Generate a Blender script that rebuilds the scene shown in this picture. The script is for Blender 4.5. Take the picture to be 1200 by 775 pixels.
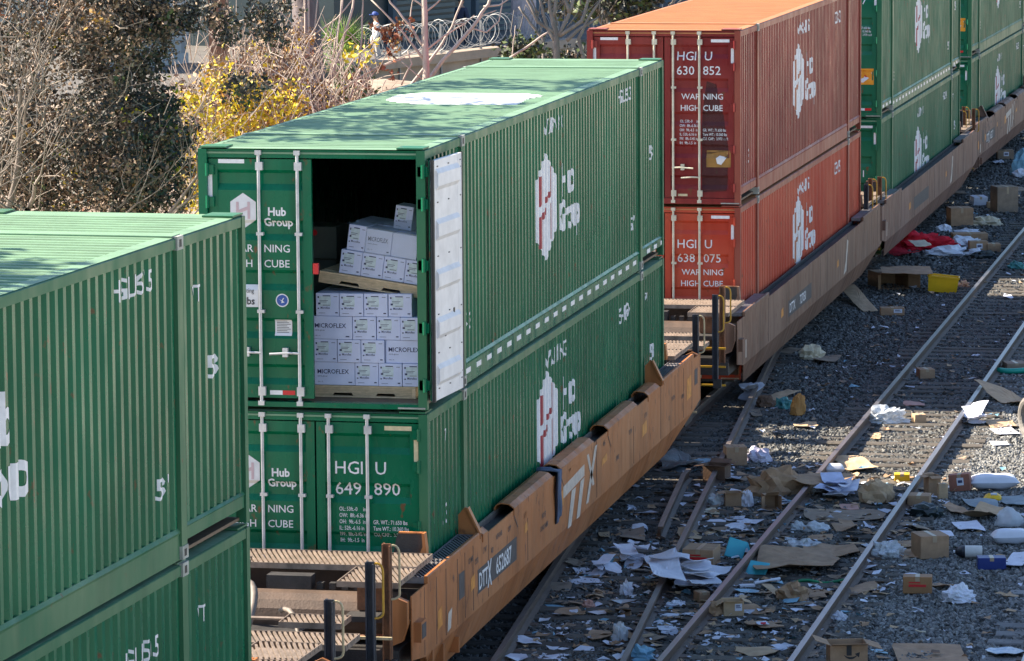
import bpy, bmesh, math, random
from mathutils import Vector, Matrix, noise
random.seed(7)
for o in list(bpy.data.objects): bpy.data.objects.remove(o)
SC = bpy.context.scene
COL = SC.collection
PI = math.pi

# ------------------------------------------------------------ camera
CAM = Vector((10.0925, -44.9422, 9.9577)); YAW, PITCH, ROLL, FPX = -.2003, -.1263, -.0071, 4909.13
_fw = Vector((math.sin(YAW)*math.cos(PITCH), math.cos(YAW)*math.cos(PITCH), math.sin(PITCH)))
_rt = Vector((math.cos(YAW), -math.sin(YAW), 0)); _up = _rt.cross(_fw)
_r2 = math.cos(ROLL)*_rt + math.sin(ROLL)*_up; _u2 = -math.sin(ROLL)*_rt + math.cos(ROLL)*_up
cd = bpy.data.cameras.new('camera'); cam = bpy.data.objects.new('camera', cd); COL.objects.link(cam)
cd.sensor_width = 36; cd.lens = 36*FPX/1200; cd.clip_start = 1; cd.clip_end = 5000
cam.matrix_world = Matrix(((_r2.x, _u2.x, -_fw.x, CAM.x), (_r2.y, _u2.y, -_fw.y, CAM.y), (_r2.z, _u2.z, -_fw.z, CAM.z), (0, 0, 0, 1)))
SC.camera = cam

# ------------------------------------------------------------ sky, sun, exposure
SUN_EL = math.radians(38); SUN_DIR = Vector((-1, .01, 0)).normalized()*math.cos(SUN_EL) + Vector((0, 0, math.sin(SUN_EL)))
w = bpy.data.worlds.new('World'); SC.world = w; w.use_nodes = True
wn = w.node_tree.nodes; wl = w.node_tree.links
sky = wn.new('ShaderNodeTexSky'); sky.sky_type = 'NISHITA'; sky.sun_disc = False
sky.sun_elevation = SUN_EL; sky.sun_rotation = math.atan2(SUN_DIR.x, SUN_DIR.y)
sky.air_density = 1.0; sky.dust_density = 1.0; sky.ozone_density = 3.0
bg = wn['Background']; bg.inputs[1].default_value = .085; wl.new(sky.outputs[0], bg.inputs[0])
sl = bpy.data.lights.new('sun', 'SUN'); so = bpy.data.objects.new('sun', sl); COL.objects.link(so)
sl.energy = 5; sl.angle = math.radians(.5); sl.color = (1, .88, .7)
so.rotation_mode = 'QUATERNION'; so.rotation_quaternion = SUN_DIR.to_track_quat('Z', 'Y')
SC.view_settings.view_transform = 'Standard'; SC.view_settings.look = 'None'; SC.view_settings.exposure = 1.72; SC.view_settings.gamma = 1

# ------------------------------------------------------------ where a point of the photograph (1200 x 775) meets a level or a depth
def ray(u, v):
    return (_r2*((u-600)/FPX) - _u2*((v-387.5)/FPX) + _fw)
def at_z(u, v, z):
    d = ray(u, v); return CAM + d*((z-CAM.z)/d.z)
def at_d(u, v, d):
    r = ray(u, v); return CAM + r*(d/r.dot(_fw))
def ppm(p):
    return FPX/((Vector(p)-CAM).dot(_fw))

# ------------------------------------------------------------ materials
MATS = {}
def S(h):
    h = h.lstrip('#'); c = [int(h[i:i+2], 16)/255 for i in (0, 2, 4)]
    return tuple(x/12.92 if x <= .04045 else ((x+.055)/1.055)**2.4 for x in c)
def mat(name, col, rough=.6, var=.25, scale=3., stretch=(1, 1, 1), bump=0., bscale=40., metal=0., rand=0., alpha=1., spec=.5, col2=None, edge=(.4, .62), trans=0., island=0.):
    if name in MATS: return MATS[name]
    m = bpy.data.materials.new(name); m.use_nodes = True; MATS[name] = m
    nt = m.node_tree; N = nt.nodes; L = nt.links; b = N['Principled BSDF']
    b.inputs['Roughness'].default_value = rough; b.inputs['Metallic'].default_value = metal
    b.inputs['Specular IOR Level'].default_value = spec; b.inputs['Alpha'].default_value = alpha
    if trans: b.inputs['Transmission Weight'].default_value = trans; b.inputs['IOR'].default_value = 1.15
    tc = N.new('ShaderNodeTexCoord'); mp = N.new('ShaderNodeMapping'); mp.inputs['Scale'].default_value = stretch
    L.new(tc.outputs['Object'], mp.inputs[0])
    nz = N.new('ShaderNodeTexNoise'); nz.inputs['Scale'].default_value = scale; nz.inputs['Detail'].default_value = 6; nz.inputs['Roughness'].default_value = .62
    L.new(mp.outputs[0], nz.inputs['Vector'])
    rp = N.new('ShaderNodeValToRGB'); rp.color_ramp.elements[0].position = edge[0]-.1; rp.color_ramp.elements[1].position = edge[1]+.1
    c1 = tuple(x*(1-var) for x in col)
    c2 = col2 if col2 else tuple(min(1, x*(1+var)) for x in col)
    rp.color_ramp.elements[0].color = (*c1, 1); rp.color_ramp.elements[1].color = (*c2, 1)
    L.new(nz.outputs['Fac'], rp.inputs[0]); out = rp.outputs[0]
    if rand or island:
        hs = N.new('ShaderNodeHueSaturation')
        mr = N.new('ShaderNodeMapRange'); mr.inputs['To Min'].default_value = 1-max(rand, island); mr.inputs['To Max'].default_value = 1+max(rand, island)
        if island:
            g = N.new('ShaderNodeNewGeometry'); L.new(g.outputs['Random Per Island'], mr.inputs[0])
        else:
            oi = N.new('ShaderNodeObjectInfo'); L.new(oi.outputs['Random'], mr.inputs[0])
        L.new(mr.outputs[0], hs.inputs['Value']); L.new(out, hs.inputs['Color']); out = hs.outputs[0]
    L.new(out, b.inputs['Base Color'])
    if bump:
        n2 = N.new('ShaderNodeTexNoise'); n2.inputs['Scale'].default_value = bscale; n2.inputs['Detail'].default_value = 4
        L.new(tc.outputs['Object'], n2.inputs['Vector'])
        bp = N.new('ShaderNodeBump'); bp.inputs['Strength'].default_value = bump; bp.inputs['Distance'].default_value = .02
        L.new(n2.outputs['Fac'], bp.inputs['Height']); L.new(bp.outputs[0], b.inputs['Normal'])
    return m
def paint(name, col, faded, rough=.38, rust=(.16, .06, .03), rustamt=.66, fade=1.0, dirt=.45):
    """weathered enamel: broad fading, rain streaks running down, flecks of rust"""
    if name in MATS: return MATS[name]
    m = bpy.data.materials.new(name); m.use_nodes = True; MATS[name] = m
    nt = m.node_tree; N = nt.nodes; L = nt.links; b = N['Principled BSDF']
    tc = N.new('ShaderNodeTexCoord')
    def nz(sc, st, det=5):
        mp = N.new('ShaderNodeMapping'); mp.inputs['Scale'].default_value = st; L.new(tc.outputs['Object'], mp.inputs[0])
        t = N.new('ShaderNodeTexNoise'); t.inputs['Scale'].default_value = sc; t.inputs['Detail'].default_value = det; L.new(mp.outputs[0], t.inputs['Vector']); return t.outputs['Fac']
    def mr(x, a, c, lo=0, hi=1):
        r = N.new('ShaderNodeMapRange'); r.inputs['From Min'].default_value = a; r.inputs['From Max'].default_value = c
        r.inputs['To Min'].default_value = lo; r.inputs['To Max'].default_value = hi; L.new(x, r.inputs[0]); return r.outputs[0]
    def mix(f, a, c, k=1.):
        x = N.new('ShaderNodeMix'); x.data_type = 'RGBA'; L.new(f, x.inputs['Factor'])
        for s, v in ((x.inputs['A'], a), (x.inputs['B'], c)):
            if isinstance(v, tuple): s.default_value = (*v, 1)
            else: L.new(v, s)
        return x.outputs['Result']
    c = mix(mr(nz(.55, (1, 1, 1)), .38, .68, 0, .75*fade), col, faded)
    c = mix(mr(nz(3.5, (1, 1, .07)), .52, .74, 0, .5*fade), c, faded)
    c = mix(mr(nz(5, (1, 1, .1)), .56, .8, 0, dirt), c, tuple(x*.36 for x in col))
    c = mix(mr(nz(1.3, (1, 1, .5), 7), .5, .75, 0, dirt*.8), c, tuple(x*.5 for x in col))
    c = mix(mr(nz(9, (1, 1, .55), 8), rustamt, rustamt+.07, 0, .8), c, rust)
    L.new(c, b.inputs['Base Color'])
    L.new(mr(nz(4, (1, 1, .4)), .3, .7, rough-.06, rough+.16), b.inputs['Roughness'])
    b.inputs['IOR'].default_value = 1.33; b.inputs['Coat Weight'].default_value = 0
    bp = N.new('ShaderNodeBump'); bp.inputs['Strength'].default_value = .1; bp.inputs['Distance'].default_value = .012
    L.new(nz(2.2, (1, 1, .5)), bp.inputs['Height']); L.new(bp.outputs[0], b.inputs['Normal'])
    return m

# ------------------------------------------------------------ objects
def tag(o, label=None, cat=None, group=None, kind=None):
    if label: o['label'] = label
    if cat: o['category'] = cat
    if group: o['group'] = group
    if kind: o['kind'] = kind
    return o
def thing(name, label, cat, loc=(0, 0, 0), rz=0, group=None):
    o = bpy.data.objects.new(name, None); COL.objects.link(o); o.location = loc; o.rotation_euler = (0, 0, rz); o.empty_display_size = .3
    return tag(o, label, cat, group)
def link(name, me, parent=None, loc=None, rot=None):
    o = bpy.data.objects.new(name, me); COL.objects.link(o)
    if parent: o.parent = parent
    if loc is not None: o.location = loc
    if rot is not None: o.rotation_euler = rot
    return o
class MB:
    def __init__(s): s.v = []; s.f = []; s.mi = []; s.mats = []
    def m(s, mt):
        if mt not in s.mats: s.mats.append(mt)
        return s.mats.index(mt)
    def add(s, vs, fs, mt=None):
        n = len(s.v); s.v += [tuple(p) for p in vs]; k = s.m(mt) if mt else 0
        for f in fs: s.f.append([i+n for i in f]); s.mi.append(k)
        return s
    def box(s, x0, x1, y0, y1, z0, z1, mt=None, M=None):
        vs = [(x, y, z) for z in (z0, z1) for y in (y0, y1) for x in (x0, x1)]
        if M: vs = [M @ Vector(p) for p in vs]
        return s.add(vs, [(0, 2, 3, 1), (4, 5, 7, 6), (0, 1, 5, 4), (2, 6, 7, 3), (0, 4, 6, 2), (1, 3, 7, 5)], mt)
    def prism(s, prof, axis, a0, a1, mt=None, caps=True, M=None):
        """closed 2-D profile pulled along an axis (x: profile is y,z; y: x,z; z: x,y)"""
        n = len(prof)
        def P(p, a): return {'x': (a, p[0], p[1]), 'y': (p[0], a, p[1]), 'z': (p[0], p[1], a)}[axis]
        vs = [P(p, a0) for p in prof] + [P(p, a1) for p in prof]
        if M: vs = [M @ Vector(p) for p in vs]
        fs = [(i, (i+1) % n, n+(i+1) % n, n+i) for i in range(n)]
        if caps: fs += [tuple(range(n-1, -1, -1)), tuple(range(n, 2*n))]
        return s.add(vs, fs, mt)
    def sheet(s, prof, axis, a0, a1, mt=None):
        n = len(prof)
        def P(p, a): return {'x': (a, p[0], p[1]), 'y': (p[0], a, p[1]), 'z': (p[0], p[1], a)}[axis]
        return s.add([P(p, a0) for p in prof]+[P(p, a1) for p in prof], [(i, i+1, n+i+1, n+i) for i in range(n-1)], mt)
    def tube(s, pts, r, mt=None, n=8, caps=True):
        pts = [Vector(p) for p in pts]; rs = r if isinstance(r, (list, tuple)) else [r]*len(pts)
        vs = []; ref = None
        for i, p in enumerate(pts):
            t = (pts[min(i+1, len(pts)-1)]-pts[max(i-1, 0)]).normalized()
            if ref is None: ref = t.orthogonal().normalized()
            ref = (ref-t*ref.dot(t)); ref = ref.normalized() if ref.length > 1e-5 else t.orthogonal().normalized()
            b = t.cross(ref)
            vs += [p+(ref*math.cos(2*PI*k/n)+b*math.sin(2*PI*k/n))*rs[i] for k in range(n)]
        fs = [(i*n+k, i*n+(k+1) % n, (i+1)*n+(k+1) % n, (i+1)*n+k) for i in range(len(pts)-1) for k in range(n)]
        if caps: fs += [tuple(range(n-1, -1, -1)), tuple(range((len(pts)-1)*n, len(pts)*n))]
        return s.add(vs, fs, mt)
    def mesh(s, name, mt=None, smooth=False):
        me = bpy.data.meshes.new(name); me.from_pydata(s.v, [], s.f)
        for q in (s.mats or [mt]): me.materials.append(q)
        if len(s.mats) > 1: me.polygons.foreach_set('material_index', s.mi)
        if smooth: me.polygons.foreach_set('use_smooth', [True]*len(me.polygons))
        me.update(); return me
    def build(s, name, mt=None, parent=None, smooth=False, loc=None, rot=None):
        return link(name, s.mesh(name, mt, smooth), parent, loc, rot)
def bez(p0, p1, p2, n=8):
    p0, p1, p2 = map(Vector, (p0, p1, p2)); return [(1-t)**2*p0+2*t*(1-t)*p1+t*t*p2 for t in (i/n for i in range(n+1))]

# ------------------------------------------------------------ lettering: flat paint that follows the surface under it
_tc = {}
def text_bm(txt, h, bold=.0, sx=1., space=1.):
    cu = bpy.data.curves.new('lettering', 'FONT'); cu.body = txt; cu.size = 1; cu.resolution_u = 2; cu.offset = bold; cu.space_character = space
    cu.align_x = 'LEFT'
    o = bpy.data.objects.new('lettering', cu); COL.objects.link(o)
    dg = bpy.context.evaluated_depsgraph_get(); me = bpy.data.meshes.new_from_object(o.evaluated_get(dg))
    bm = bmesh.new(); bm.from_mesh(me)
    bpy.data.objects.remove(o); bpy.data.curves.remove(cu); bpy.data.meshes.remove(me)
    k = h/.73
    for v in bm.verts: v.co = Vector((v.co.x*k*sx, v.co.y*k, 0))
    return bm
def poly_bm(polys):
    bm = bmesh.new()
    for pl in polys: bm.faces.new([bm.verts.new((p[0], p[1], 0)) for p in pl])
    return bm
def width(bm):
    xs = [v.co.x for v in bm.verts]; return min(xs), max(xs)
def lay(bm, fn, cutsx=(), cutsy=()):
    """cut at the folds of the surface, then lay the points on it: fn(x, y) -> 3-D point"""
    bmesh.ops.triangulate(bm, faces=bm.faces)
    x0, x1 = width(bm); ys = [v.co.y for v in bm.verts]; y0, y1 = min(ys), max(ys)
    for c in cutsx:
        if x0+1e-4 < c < x1-1e-4: bmesh.ops.bisect_plane(bm, geom=bm.verts[:]+bm.edges[:]+bm.faces[:], plane_co=(c, 0, 0), plane_no=(1, 0, 0), dist=1e-5)
    for c in cutsy:
        if y0+1e-4 < c < y1-1e-4: bmesh.ops.bisect_plane(bm, geom=bm.verts[:]+bm.edges[:]+bm.faces[:], plane_co=(0, c, 0), plane_no=(0, 1, 0), dist=1e-5)
    for v in bm.verts: v.co = Vector(fn(v.co.x, v.co.y))
    return bm
def join_bm(lst):
    vs, fs = [], []
    for bm in lst:
        bm.verts.index_update(); n = len(vs); vs += [tuple(v.co) for v in bm.verts]; fs += [[v.index+n for v in f.verts] for f in bm.faces]; bm.free()
    return vs, fs
def bm_obj(name, bms, mt, parent):
    if not isinstance(bms, (list, tuple)): bms = [bms]
    vs, fs = join_bm(bms); return MB().add(vs, fs, mt).build(name, mt, parent)
# ------------------------------------------------------------ shipping containers (53 ft, corner castings at 40 ft)
CL, CW, CH = 16.154, 2.591, 2.908
GREEN = paint('green enamel', (.0, .118, .055), (.001, .16, .078), .22)
GREEN2 = paint('faded green enamel', (.006, .12, .06), (.035, .17, .095), .34, fade=1.3)
REDU = paint('dull red enamel', (.19, .018, .02), (.33, .065, .052), .3, rustamt=.66)
REDL = paint('bright red enamel', (.46, .05, .025), (.54, .12, .065), .34)
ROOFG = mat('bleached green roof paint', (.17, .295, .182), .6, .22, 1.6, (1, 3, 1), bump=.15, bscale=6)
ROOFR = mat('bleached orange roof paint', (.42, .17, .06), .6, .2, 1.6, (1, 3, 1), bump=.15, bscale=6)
TRIMG = paint('chalky green rail paint', (.02, .13, .062), (.1, .2, .105), .42, fade=1.0)
TRIMR = paint('chalky red rail paint', (.27, .06, .04), (.34, .12, .08), .42, fade=1.2)
CAST = mat('worn casting paint', (.36, .37, .33), .6, .35, 7, bump=.2)
WHITE = mat('white lettering paint', (.74, .74, .76), .45, .1, 14)
BLACKP = mat('black marking paint', (.02, .02, .025), .5, .3, 9)
HRED = mat('dark red logo paint', (.34, .03, .05), .45, .12, 9)
HPALE = mat('pale pink logo paint', (.55, .4, .43), .5, .12, 9)
HORANGE = mat('rust orange logo paint', (.42, .15, .08), .45, .12, 9)
GALV = mat('galvanised steel rod', (.56, .57, .6), .34, .2, 6, metal=.35)
CREAMROD = mat('cream toned rod', (.62, .58, .45), .4, .25, 6)  # warmer, yellower tone for the rods of the red containers
TAPE = mat('white reflective tape', (.78, .78, .8), .35, .1, 20)
TAPEB = mat('yellowed reflective tape', (.62, .52, .32), .45, .15, 20)
TAPER = mat('red reflective tape', (.62, .02, .025), .35, .1, 20)
RUBBER = mat('black door gasket', (.012, .014, .016), .6, .3, 12)
INNERW = mat('off white inner door lining', (.72, .71, .72), .5, .14, 3.5)
DARKIN = mat('dark container lining', (.035, .05, .06), .6, .3, 3)
FLOORW = mat('plywood floor', (.16, .11, .07), .7, .3, 4, (1, 8, 1))
STICKER = mat('sticker paper', (.7, .7, .72), .5, .08, 10)
YELST = mat('faded yellow sticker', (.3, .15, .03), .5, .35, 6)
ORST = mat('orange sticker', (.75, .3, .02), .45, .1, 9)
BLUEST = mat('blue round sticker', (.02, .08, .34), .4, .15, 9)
SMUT = mat('soot on door', (.03, .022, .025), .6, .4, 3, alpha=.5)

SECS = [(.105, 1.895), (2.065, 14.085), (14.255, 16.049)]
XO, XI = -.028, -.07
def _prof():
    pr = []
    for a, b in SECS:
        n = round((b-a)/.2); p = (b-a)/n; s = []
        for i in range(n):
            y = a+i*p
            s += [(XI, y), (XI, y+.38*p), (XO, y+.52*p), (XO, y+.87*p), (XI, y+p-1e-4 if i < n-1 else b)]
        pr.append(s)
    return pr
SPROF = _prof()
SCUTS = sorted({round(y, 5) for s in SPROF for x, y in s})
def side_x(y):
    for s in SPROF:
        if s[0][1]-1e-6 <= y <= s[-1][1]+1e-6:
            for (x0, y0), (x1, y1) in zip(s, s[1:]):
                if y0-1e-7 <= y <= y1+1e-7: return x0 if y1-y0 < 1e-6 else x0+(x1-x0)*(y-y0)/(y1-y0)
    return XO
def side_fn(y, z): return (side_x(y)+.004, y, z)
BANDS = [2.56, 2.0, 1.44, .9, .38]
DOORY, BD = .048, .042
def door_prof(z0, z1):
    p = [(DOORY, z0)]
    for c in sorted(BANDS):
        p += [(DOORY, c-.13), (DOORY+BD, c-.06), (DOORY+BD, c+.06), (DOORY, c+.1)]
    return p+[(DOORY, z1)]
DP = door_prof(.1, 2.78); DCUTS = [round(q[1], 5) for q in DP[1:-1]]
def door_y(z):
    for (y0, a), (y1, b) in zip(DP, DP[1:]):
        if a <= z <= b: return y0+(y1-y0)*(z-a)/(b-a)
    return DOORY
def door_fn(x, z): return (x, door_y(z)-.004, z)

def side_letter(panel, txt, y, z, h, mt=WHITE, sx=1., bold=.012):
    bm = text_bm(txt, h, bold, sx)
    for v in bm.verts: v.co.x += y; v.co.y += z
    return bm_obj('lettering', lay(bm, side_fn, SCUTS), mt, panel)
def hexa(cx, cy, r, ry): return [(cx+r*math.cos(a), cy+ry*math.sin(a)) for a in (PI/2+k*PI/3 for k in range(6))]
def rect(x0, x1, y0, y1): return [(x0, y0), (x1, y0), (x1, y1), (x0, y1)]
def side_logo(panel, y, z, mt=HRED, full=True):
    hx = bm_obj('logo_hexagon', lay(poly_bm([hexa(y, z, .8, .69)]), side_fn, SCUTS), WHITE, panel)
    def fn2(a, b): p = side_fn(a, b); return (p[0]+.003, p[1], p[2])
    H = [[(y-.4, z+.03), (y-.28, z+.07), (y-.28, z+.42), (y-.4, z+.42)], [(y+.26, z+.1), (y+.38, z+.14), (y+.38, z+.5), (y+.26, z+.5)],
         [(y-.02, z+.04), (y+.24, z+.1), (y+.24, z+.18), (y-.02, z+.12)], [(y-.4, z-.5), (y-.28, z-.5), (y-.28, z-.06), (y-.4, z-.1)],
         [(y-.26, z-.16), (y+.02, z-.1), (y+.02, z-.01), (y-.26, z-.07)], [(y+.26, z-.44), (y+.38, z-.44), (y+.38, z+.06), (y+.26, z+.02)]]
    bm_obj('logo_letter', lay(poly_bm(H), fn2, SCUTS), mt, panel)
    for t, yy, zz in (('Hub', y+1.05, z+.05), ('Group', y+.92, z-.42)): side_letter(panel, t, yy, zz, .42, WHITE, .9, .035)

def flat_letters(name, parent, items, fn, cuts, mt):
    for (txt, x, z, h, bold, sx) in items:
        if not txt: continue
        bm = text_bm(txt, h, bold, sx)
        for v in bm.verts: v.co.x += x; v.co.y += z
        bm_obj(name, lay(bm, fn, (), cuts), mt, parent)
def door_patch(name, parent, polys, mt, off=0.):
    def f(x, z): p = door_fn(x, z); return (p[0], (p[1] if -2.37 < x < -1.41 or -1.18 < x < -.22 else DOORY-.007)-off, p[2])
    return bm_obj(name, lay(poly_bm(polys), f, (), DCUTS), mt, parent)
def circle(cx, cy, r, n=20): return [(cx+r*math.cos(2*PI*k/n), cy+r*math.sin(2*PI*k/n)) for k in range(n)]

def leaf(root, xa, xb, body, rodm, hinge_x, hinges, low=False):
    mb = MB(); mb.box(xa, xa+.1, DOORY-.004, DOORY+.05, .1, 2.78); mb.box(xb-.1, xb, DOORY-.004, DOORY+.05, .1, 2.78)
    mb.sheet([(y, z) for y, z in DP], 'x', xa+.1, xb-.1)
    mb.box(xa+.1, xb-.1, DOORY-.003, DOORY+.05, .1, .19); mb.box(xa+.1, xb-.1, DOORY-.003, DOORY+.05, 2.7, 2.78)
    mb.box(xa, xb, DOORY+.045, DOORY+.052, .1, 2.78)
    d = mb.build('door', body, root)
    for z in hinges:
        h = MB().box(hinge_x-.075, hinge_x+.075, .012, .05, z-.055, z+.055)
        h.tube([(hinge_x, .006, z-.07), (hinge_x, .006, z+.07)], .022, None, 8).build('hinge', body, d)
    return d
def rod(d, x, m, handle=0, hz=.61):
    mb = MB(); mb.tube([(x, .012, .03), (x, .012, 2.86)], .019, None, 10)
    for z in (.02, 2.83): mb.box(x-.035, x+.035, -.012, .04, z, z+.05)
    r = mb.build('locking_rod', m, d, smooth=False)
    for z, hh in ((.13, .1), (1.06, .035), (1.93, .035), (2.66, .09)): MB().box(x-.032, x+.05, -.006, .046, z, z+hh).build('rod_bracket', m, d)
    if handle:
        h = MB().tube([(x, .0, hz), (x+handle*.12, -.012, hz+.005), (x+handle*.34, -.012, hz-.01)], .014, None, 6)
        h.box(x+handle*.16-.03, x+handle*.16+.03, -.02, .045, hz-.04, hz+.06); h.build('door_handle', m, d)

SPEC_G = [('OL: 53ft.-0     in', 0), ('OW:  8ft.-6.36 in', 1), ('OH:  9ft.-6.5  in', 2), ('IL: 52ft.-6.16 in', 3), ('IW:  8ft.-3.45 in', 4), ('IH:  9ft.-1.5  in', 5)]
SPEC_R = ['GR. WT.: 71.650 lbs', 'Tare WT.: 10.360 lbs', 'CU. CAP.:  3.970 cu.ft']

def container(label, group, loc, rz,  body, trim, roofm, rodm, side, right=None, left=None, open_right=False, dashes=False, logo=None, hexmat=None):
    root = thing('shipping_container', label, 'shipping container', loc, rz, group)
    # corrugated right side, left side, far end
    mb = MB()
    for k, s in enumerate(SPROF):
        z0 = .285 if k == 1 else .3
        mb.sheet(s, 'z', 2.79, z0)
        if k != 1 or True: mb.box(-.03, -.026, 0, .001, 0, .001)
    pan = mb.build('side_panel', body, root)
    mb = MB(); mb.box(-CW+.03, -CW+.07, .1, CL-.1, .1, 2.8); mb.build('left_side_panel', body, root)
    mb = MB(); n = 8; pr = []
    for i in range(n):
        x = -CW+.1+i*(CW-.2)/n; q = (CW-.2)/n; pr += [(x, CL-.06), (x+.35*q, CL-.06), (x+.5*q, CL-.02), (x+.85*q, CL-.02)]
    pr.append((-.1, CL-.06)); mb.sheet(pr, 'z', .1, 2.8); mb.build('end_panel', body, root)
    # rails
    top = MB().prism([(-.07, 2.795), (-.006, 2.795), (-.006, 2.885), (-.03, CH-.012), (-.07, CH-.012)], 'y', .1, CL-.1)
    top.box(-CW+.006, -CW+.07, .1, CL-.1, 2.795, CH-.012); top.build('top_rail', trim, root)
    bot = MB()
    bot.prism([(-.07, .0), (-.018, .0), (-.018, .225), (-.008, .25), (-.03, .285), (-.07, .285)], 'y', 2.061, 14.09)
    for a, b in ((.105, 1.89), (14.26, 16.05)): bot.prism([(-.07, .15), (-.018, .15), (-.018, .262), (-.008, .275), (-.03, .3), (-.07, .3)], 'y', a, b)
    bot.box(-CW+.006, -CW+.07, .1, CL-.1, .0, .16)
    br = bot.build('bottom_rail', trim if not dashes else body, root)
    if dashes:
        dm = MB(); y = .35
        while y < 15.95:
            if not (1.75 < y < 2.1 or 13.8 < y < 14.35) and not (open_right and y < 2): dm.box(-.02, -.0145, y, y+.26, .165 if (y < 2 or y > 14.2) else .115, .225 if (y < 2 or y > 14.2) else .175)
            y += .6
        tag(dm.build('reflective_tape', TAPE, br), kind='stuff')
    # posts
    for x0, x1, w in ((-.1, 0, 1), (-CW, -CW+.1, 0)):
        for y0, y1 in ((0, .1), (CL-.1, CL)):
            MB().box(x0, x1, y0, y1, .003, CH-.016).build('corner_post', trim if w else body, root)
        for y in (1.98, 14.17):
            p = MB().box(x0, x1+(.004 if w else 0), y-.08, y+.08, .12, CH-.125); po = p.build('forty_foot_post', trim, root)
            for z0, z1 in ((.001, .12), (CH-.124, CH-.001)):
                c = MB()
                c.box(x0-.03*(w), x1+.012*w, y-.085, y+.085, z0, z1, CAST)
                if w: c.box(x1+.008, x1+.0145, y-.03, y+.03, z0+.025, z1-.03, RUBBER)  # black block paints the shade inside the casting hole
                c.build('corner_casting', CAST, po)
    # roof: cross ridges that stop short of the rails
    rm = MB(); x0, x1 = -CW+.09, -.16; y = .25; pr = []
    while y < CL-.35:
        if not (1.75 < y < 2.05 or 13.95 < y < 14.2): pr += [(y, 0), (y+.008, -.024), (y+.12, -.024), (y+.13, 0)]
        y += .2
    zt = CH-.008; pts = [(.0, 0)]+pr+[(CL, 0)]
    rm.sheet([(a, zt+b) for a, b in pts], 'x', x0, x1)
    for i in range(0, len(pr), 4):
        q = [(a, zt+b) for a, b in pr[i:i+4]]
        for xx in (x0, x1): rm.add([(xx, a, b) for a, b in q], [(0, 1, 2, 3)])
    rm.add([(x1, 0, zt), (-.02, 0, zt-.003), (-.02, CL, zt-.003), (x1, CL, zt)], [(0, 1, 2, 3)])
    rm.add([(x0, 0, zt), (-CW+.02, 0, zt-.003), (-CW+.02, CL, zt-.003), (x0, CL, zt)], [(3, 2, 1, 0)])
    rm.box(-CW+.02, -.02, .02, CL-.02, zt-.06, zt-.04)
    rf = rm.build('roof', roofm, root)
    for y0, y1 in ((1.86, 2.1), (14.05, 14.29)): MB().box(-CW+.05, -.03, y0, y1, zt+.002, zt+.014).build('roof_plate', roofm, rf)
    for a in (-.32, -CW+.02):
        for b in (.0, CL-.32): MB().box(a, a+.3, b, b+.32, zt+.003, zt+.02).build('corner_plate', trim, rf)
    MB().box(-CW+.07, -.07, .1, CL-.08, .02, .05).build('floor', FLOORW, root)
    MB().box(-CW+.1, -.1, .03, .14, 2.795, CH-.02).build('door_header', body, root)
    MB().box(-CW+.1, -.1, .01, .14, .004, .06 if open_right else .096).build('door_sill', body, root)
    cb = MB().box(-.33, -.02, -.012, .006, .012, .03); cb.build('latch_bar', CAST, root)
    # doors
    hz = (.3, .95, 1.6, 2.25, 2.68) if False else (.28, .92, 1.62, 2.3, 2.66)
    dl = leaf(root, -CW+.11, -1.305, body, rodm, -CW+.1, hz)
    for x, hd in ((-1.9, -1), (-1.456, -1)): rod(dl, x, rodm, hd)
    door_patch('reflective_tape', dl, [rect(-2.37, -2.07, 2.73, 2.775)], TAPE); door_patch('reflective_tape', dl, [rect(-2.49, -2.44, 2.35, 2.66)], TAPE)
    door_patch('logo_hexagon', dl, [hexa(-2.09, 2.2, .17, .2)], hexmat or STICKER)
    door_patch('logo_letter', dl, [rect(-2.17, -2.14, 2.11, 2.3), rect(-2.04, -2.01, 2.11, 2.3), [(-2.14, 2.17), (-2.04, 2.21), (-2.04, 2.25), (-2.14, 2.21)]], HPALE, .003)
    flat_letters('lettering', dl, [('Hub', -1.81, 2.15, .095, .03, .95), ('Group', -1.86, 2.03, .095, .03, .95)], door_fn, DCUTS, WHITE)
    flat_letters('lettering', dl, [('WAR', -2.26, 1.74, .088, .006, 1), ('NING', -1.86, 1.74, .088, .006, 1), ('HIGH', -2.28, 1.57, .088, .006, 1), ('CUBE', -1.86, 1.57, .088, .006, 1)], door_fn, DCUTS, WHITE)
    if left == 'full':
        st = door_patch('sticker', dl, [rect(-2.3, -1.93, 1.12, 1.37)], STICKER)
        flat_letters('lettering', st, [('Rating', -2.13, 1.28, .055, .0, .8), ('71 lbs', -2.22, 1.15, .085, .02, .9)], lambda x, z: (x, door_y(z)-.007, z), DCUTS, BLACKP)
        e = door_patch('round_emblem', dl, [circle(-1.655, 1.2, .075)], STICKER); door_patch('emblem_disc', e, [circle(-1.655, 1.2, .062)], BLUEST, .003)
        door_patch('emblem_wing', e, [[(-1.69, 1.215), (-1.66, 1.2), (-1.645, 1.225), (-1.63, 1.23), (-1.65, 1.195), (-1.625, 1.18), (-1.665, 1.17), (-1.66, 1.19)]], STICKER, .006)
        pl = door_patch('data_plate', dl, [rect(-1.75, -1.555, .8, .98)], STICKER)
        door_patch('plate_print', pl, [rect(-1.73, -1.6+.02*(k % 3)-.01, .96-.018*k, .966-.018*k) for k in range(8)], BLACKP, .003)
        door_patch('reflective_tape', dl, [rect(-1.81, -1.665, .135, .185)], TAPE); door_patch('reflective_tape', dl, [rect(-1.663, -1.52, .135, .185)], TAPER)
    else:
        door_patch('reflective_tape', dl, [rect(-1.81, -1.665, .135, .185)], TAPE)
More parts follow.
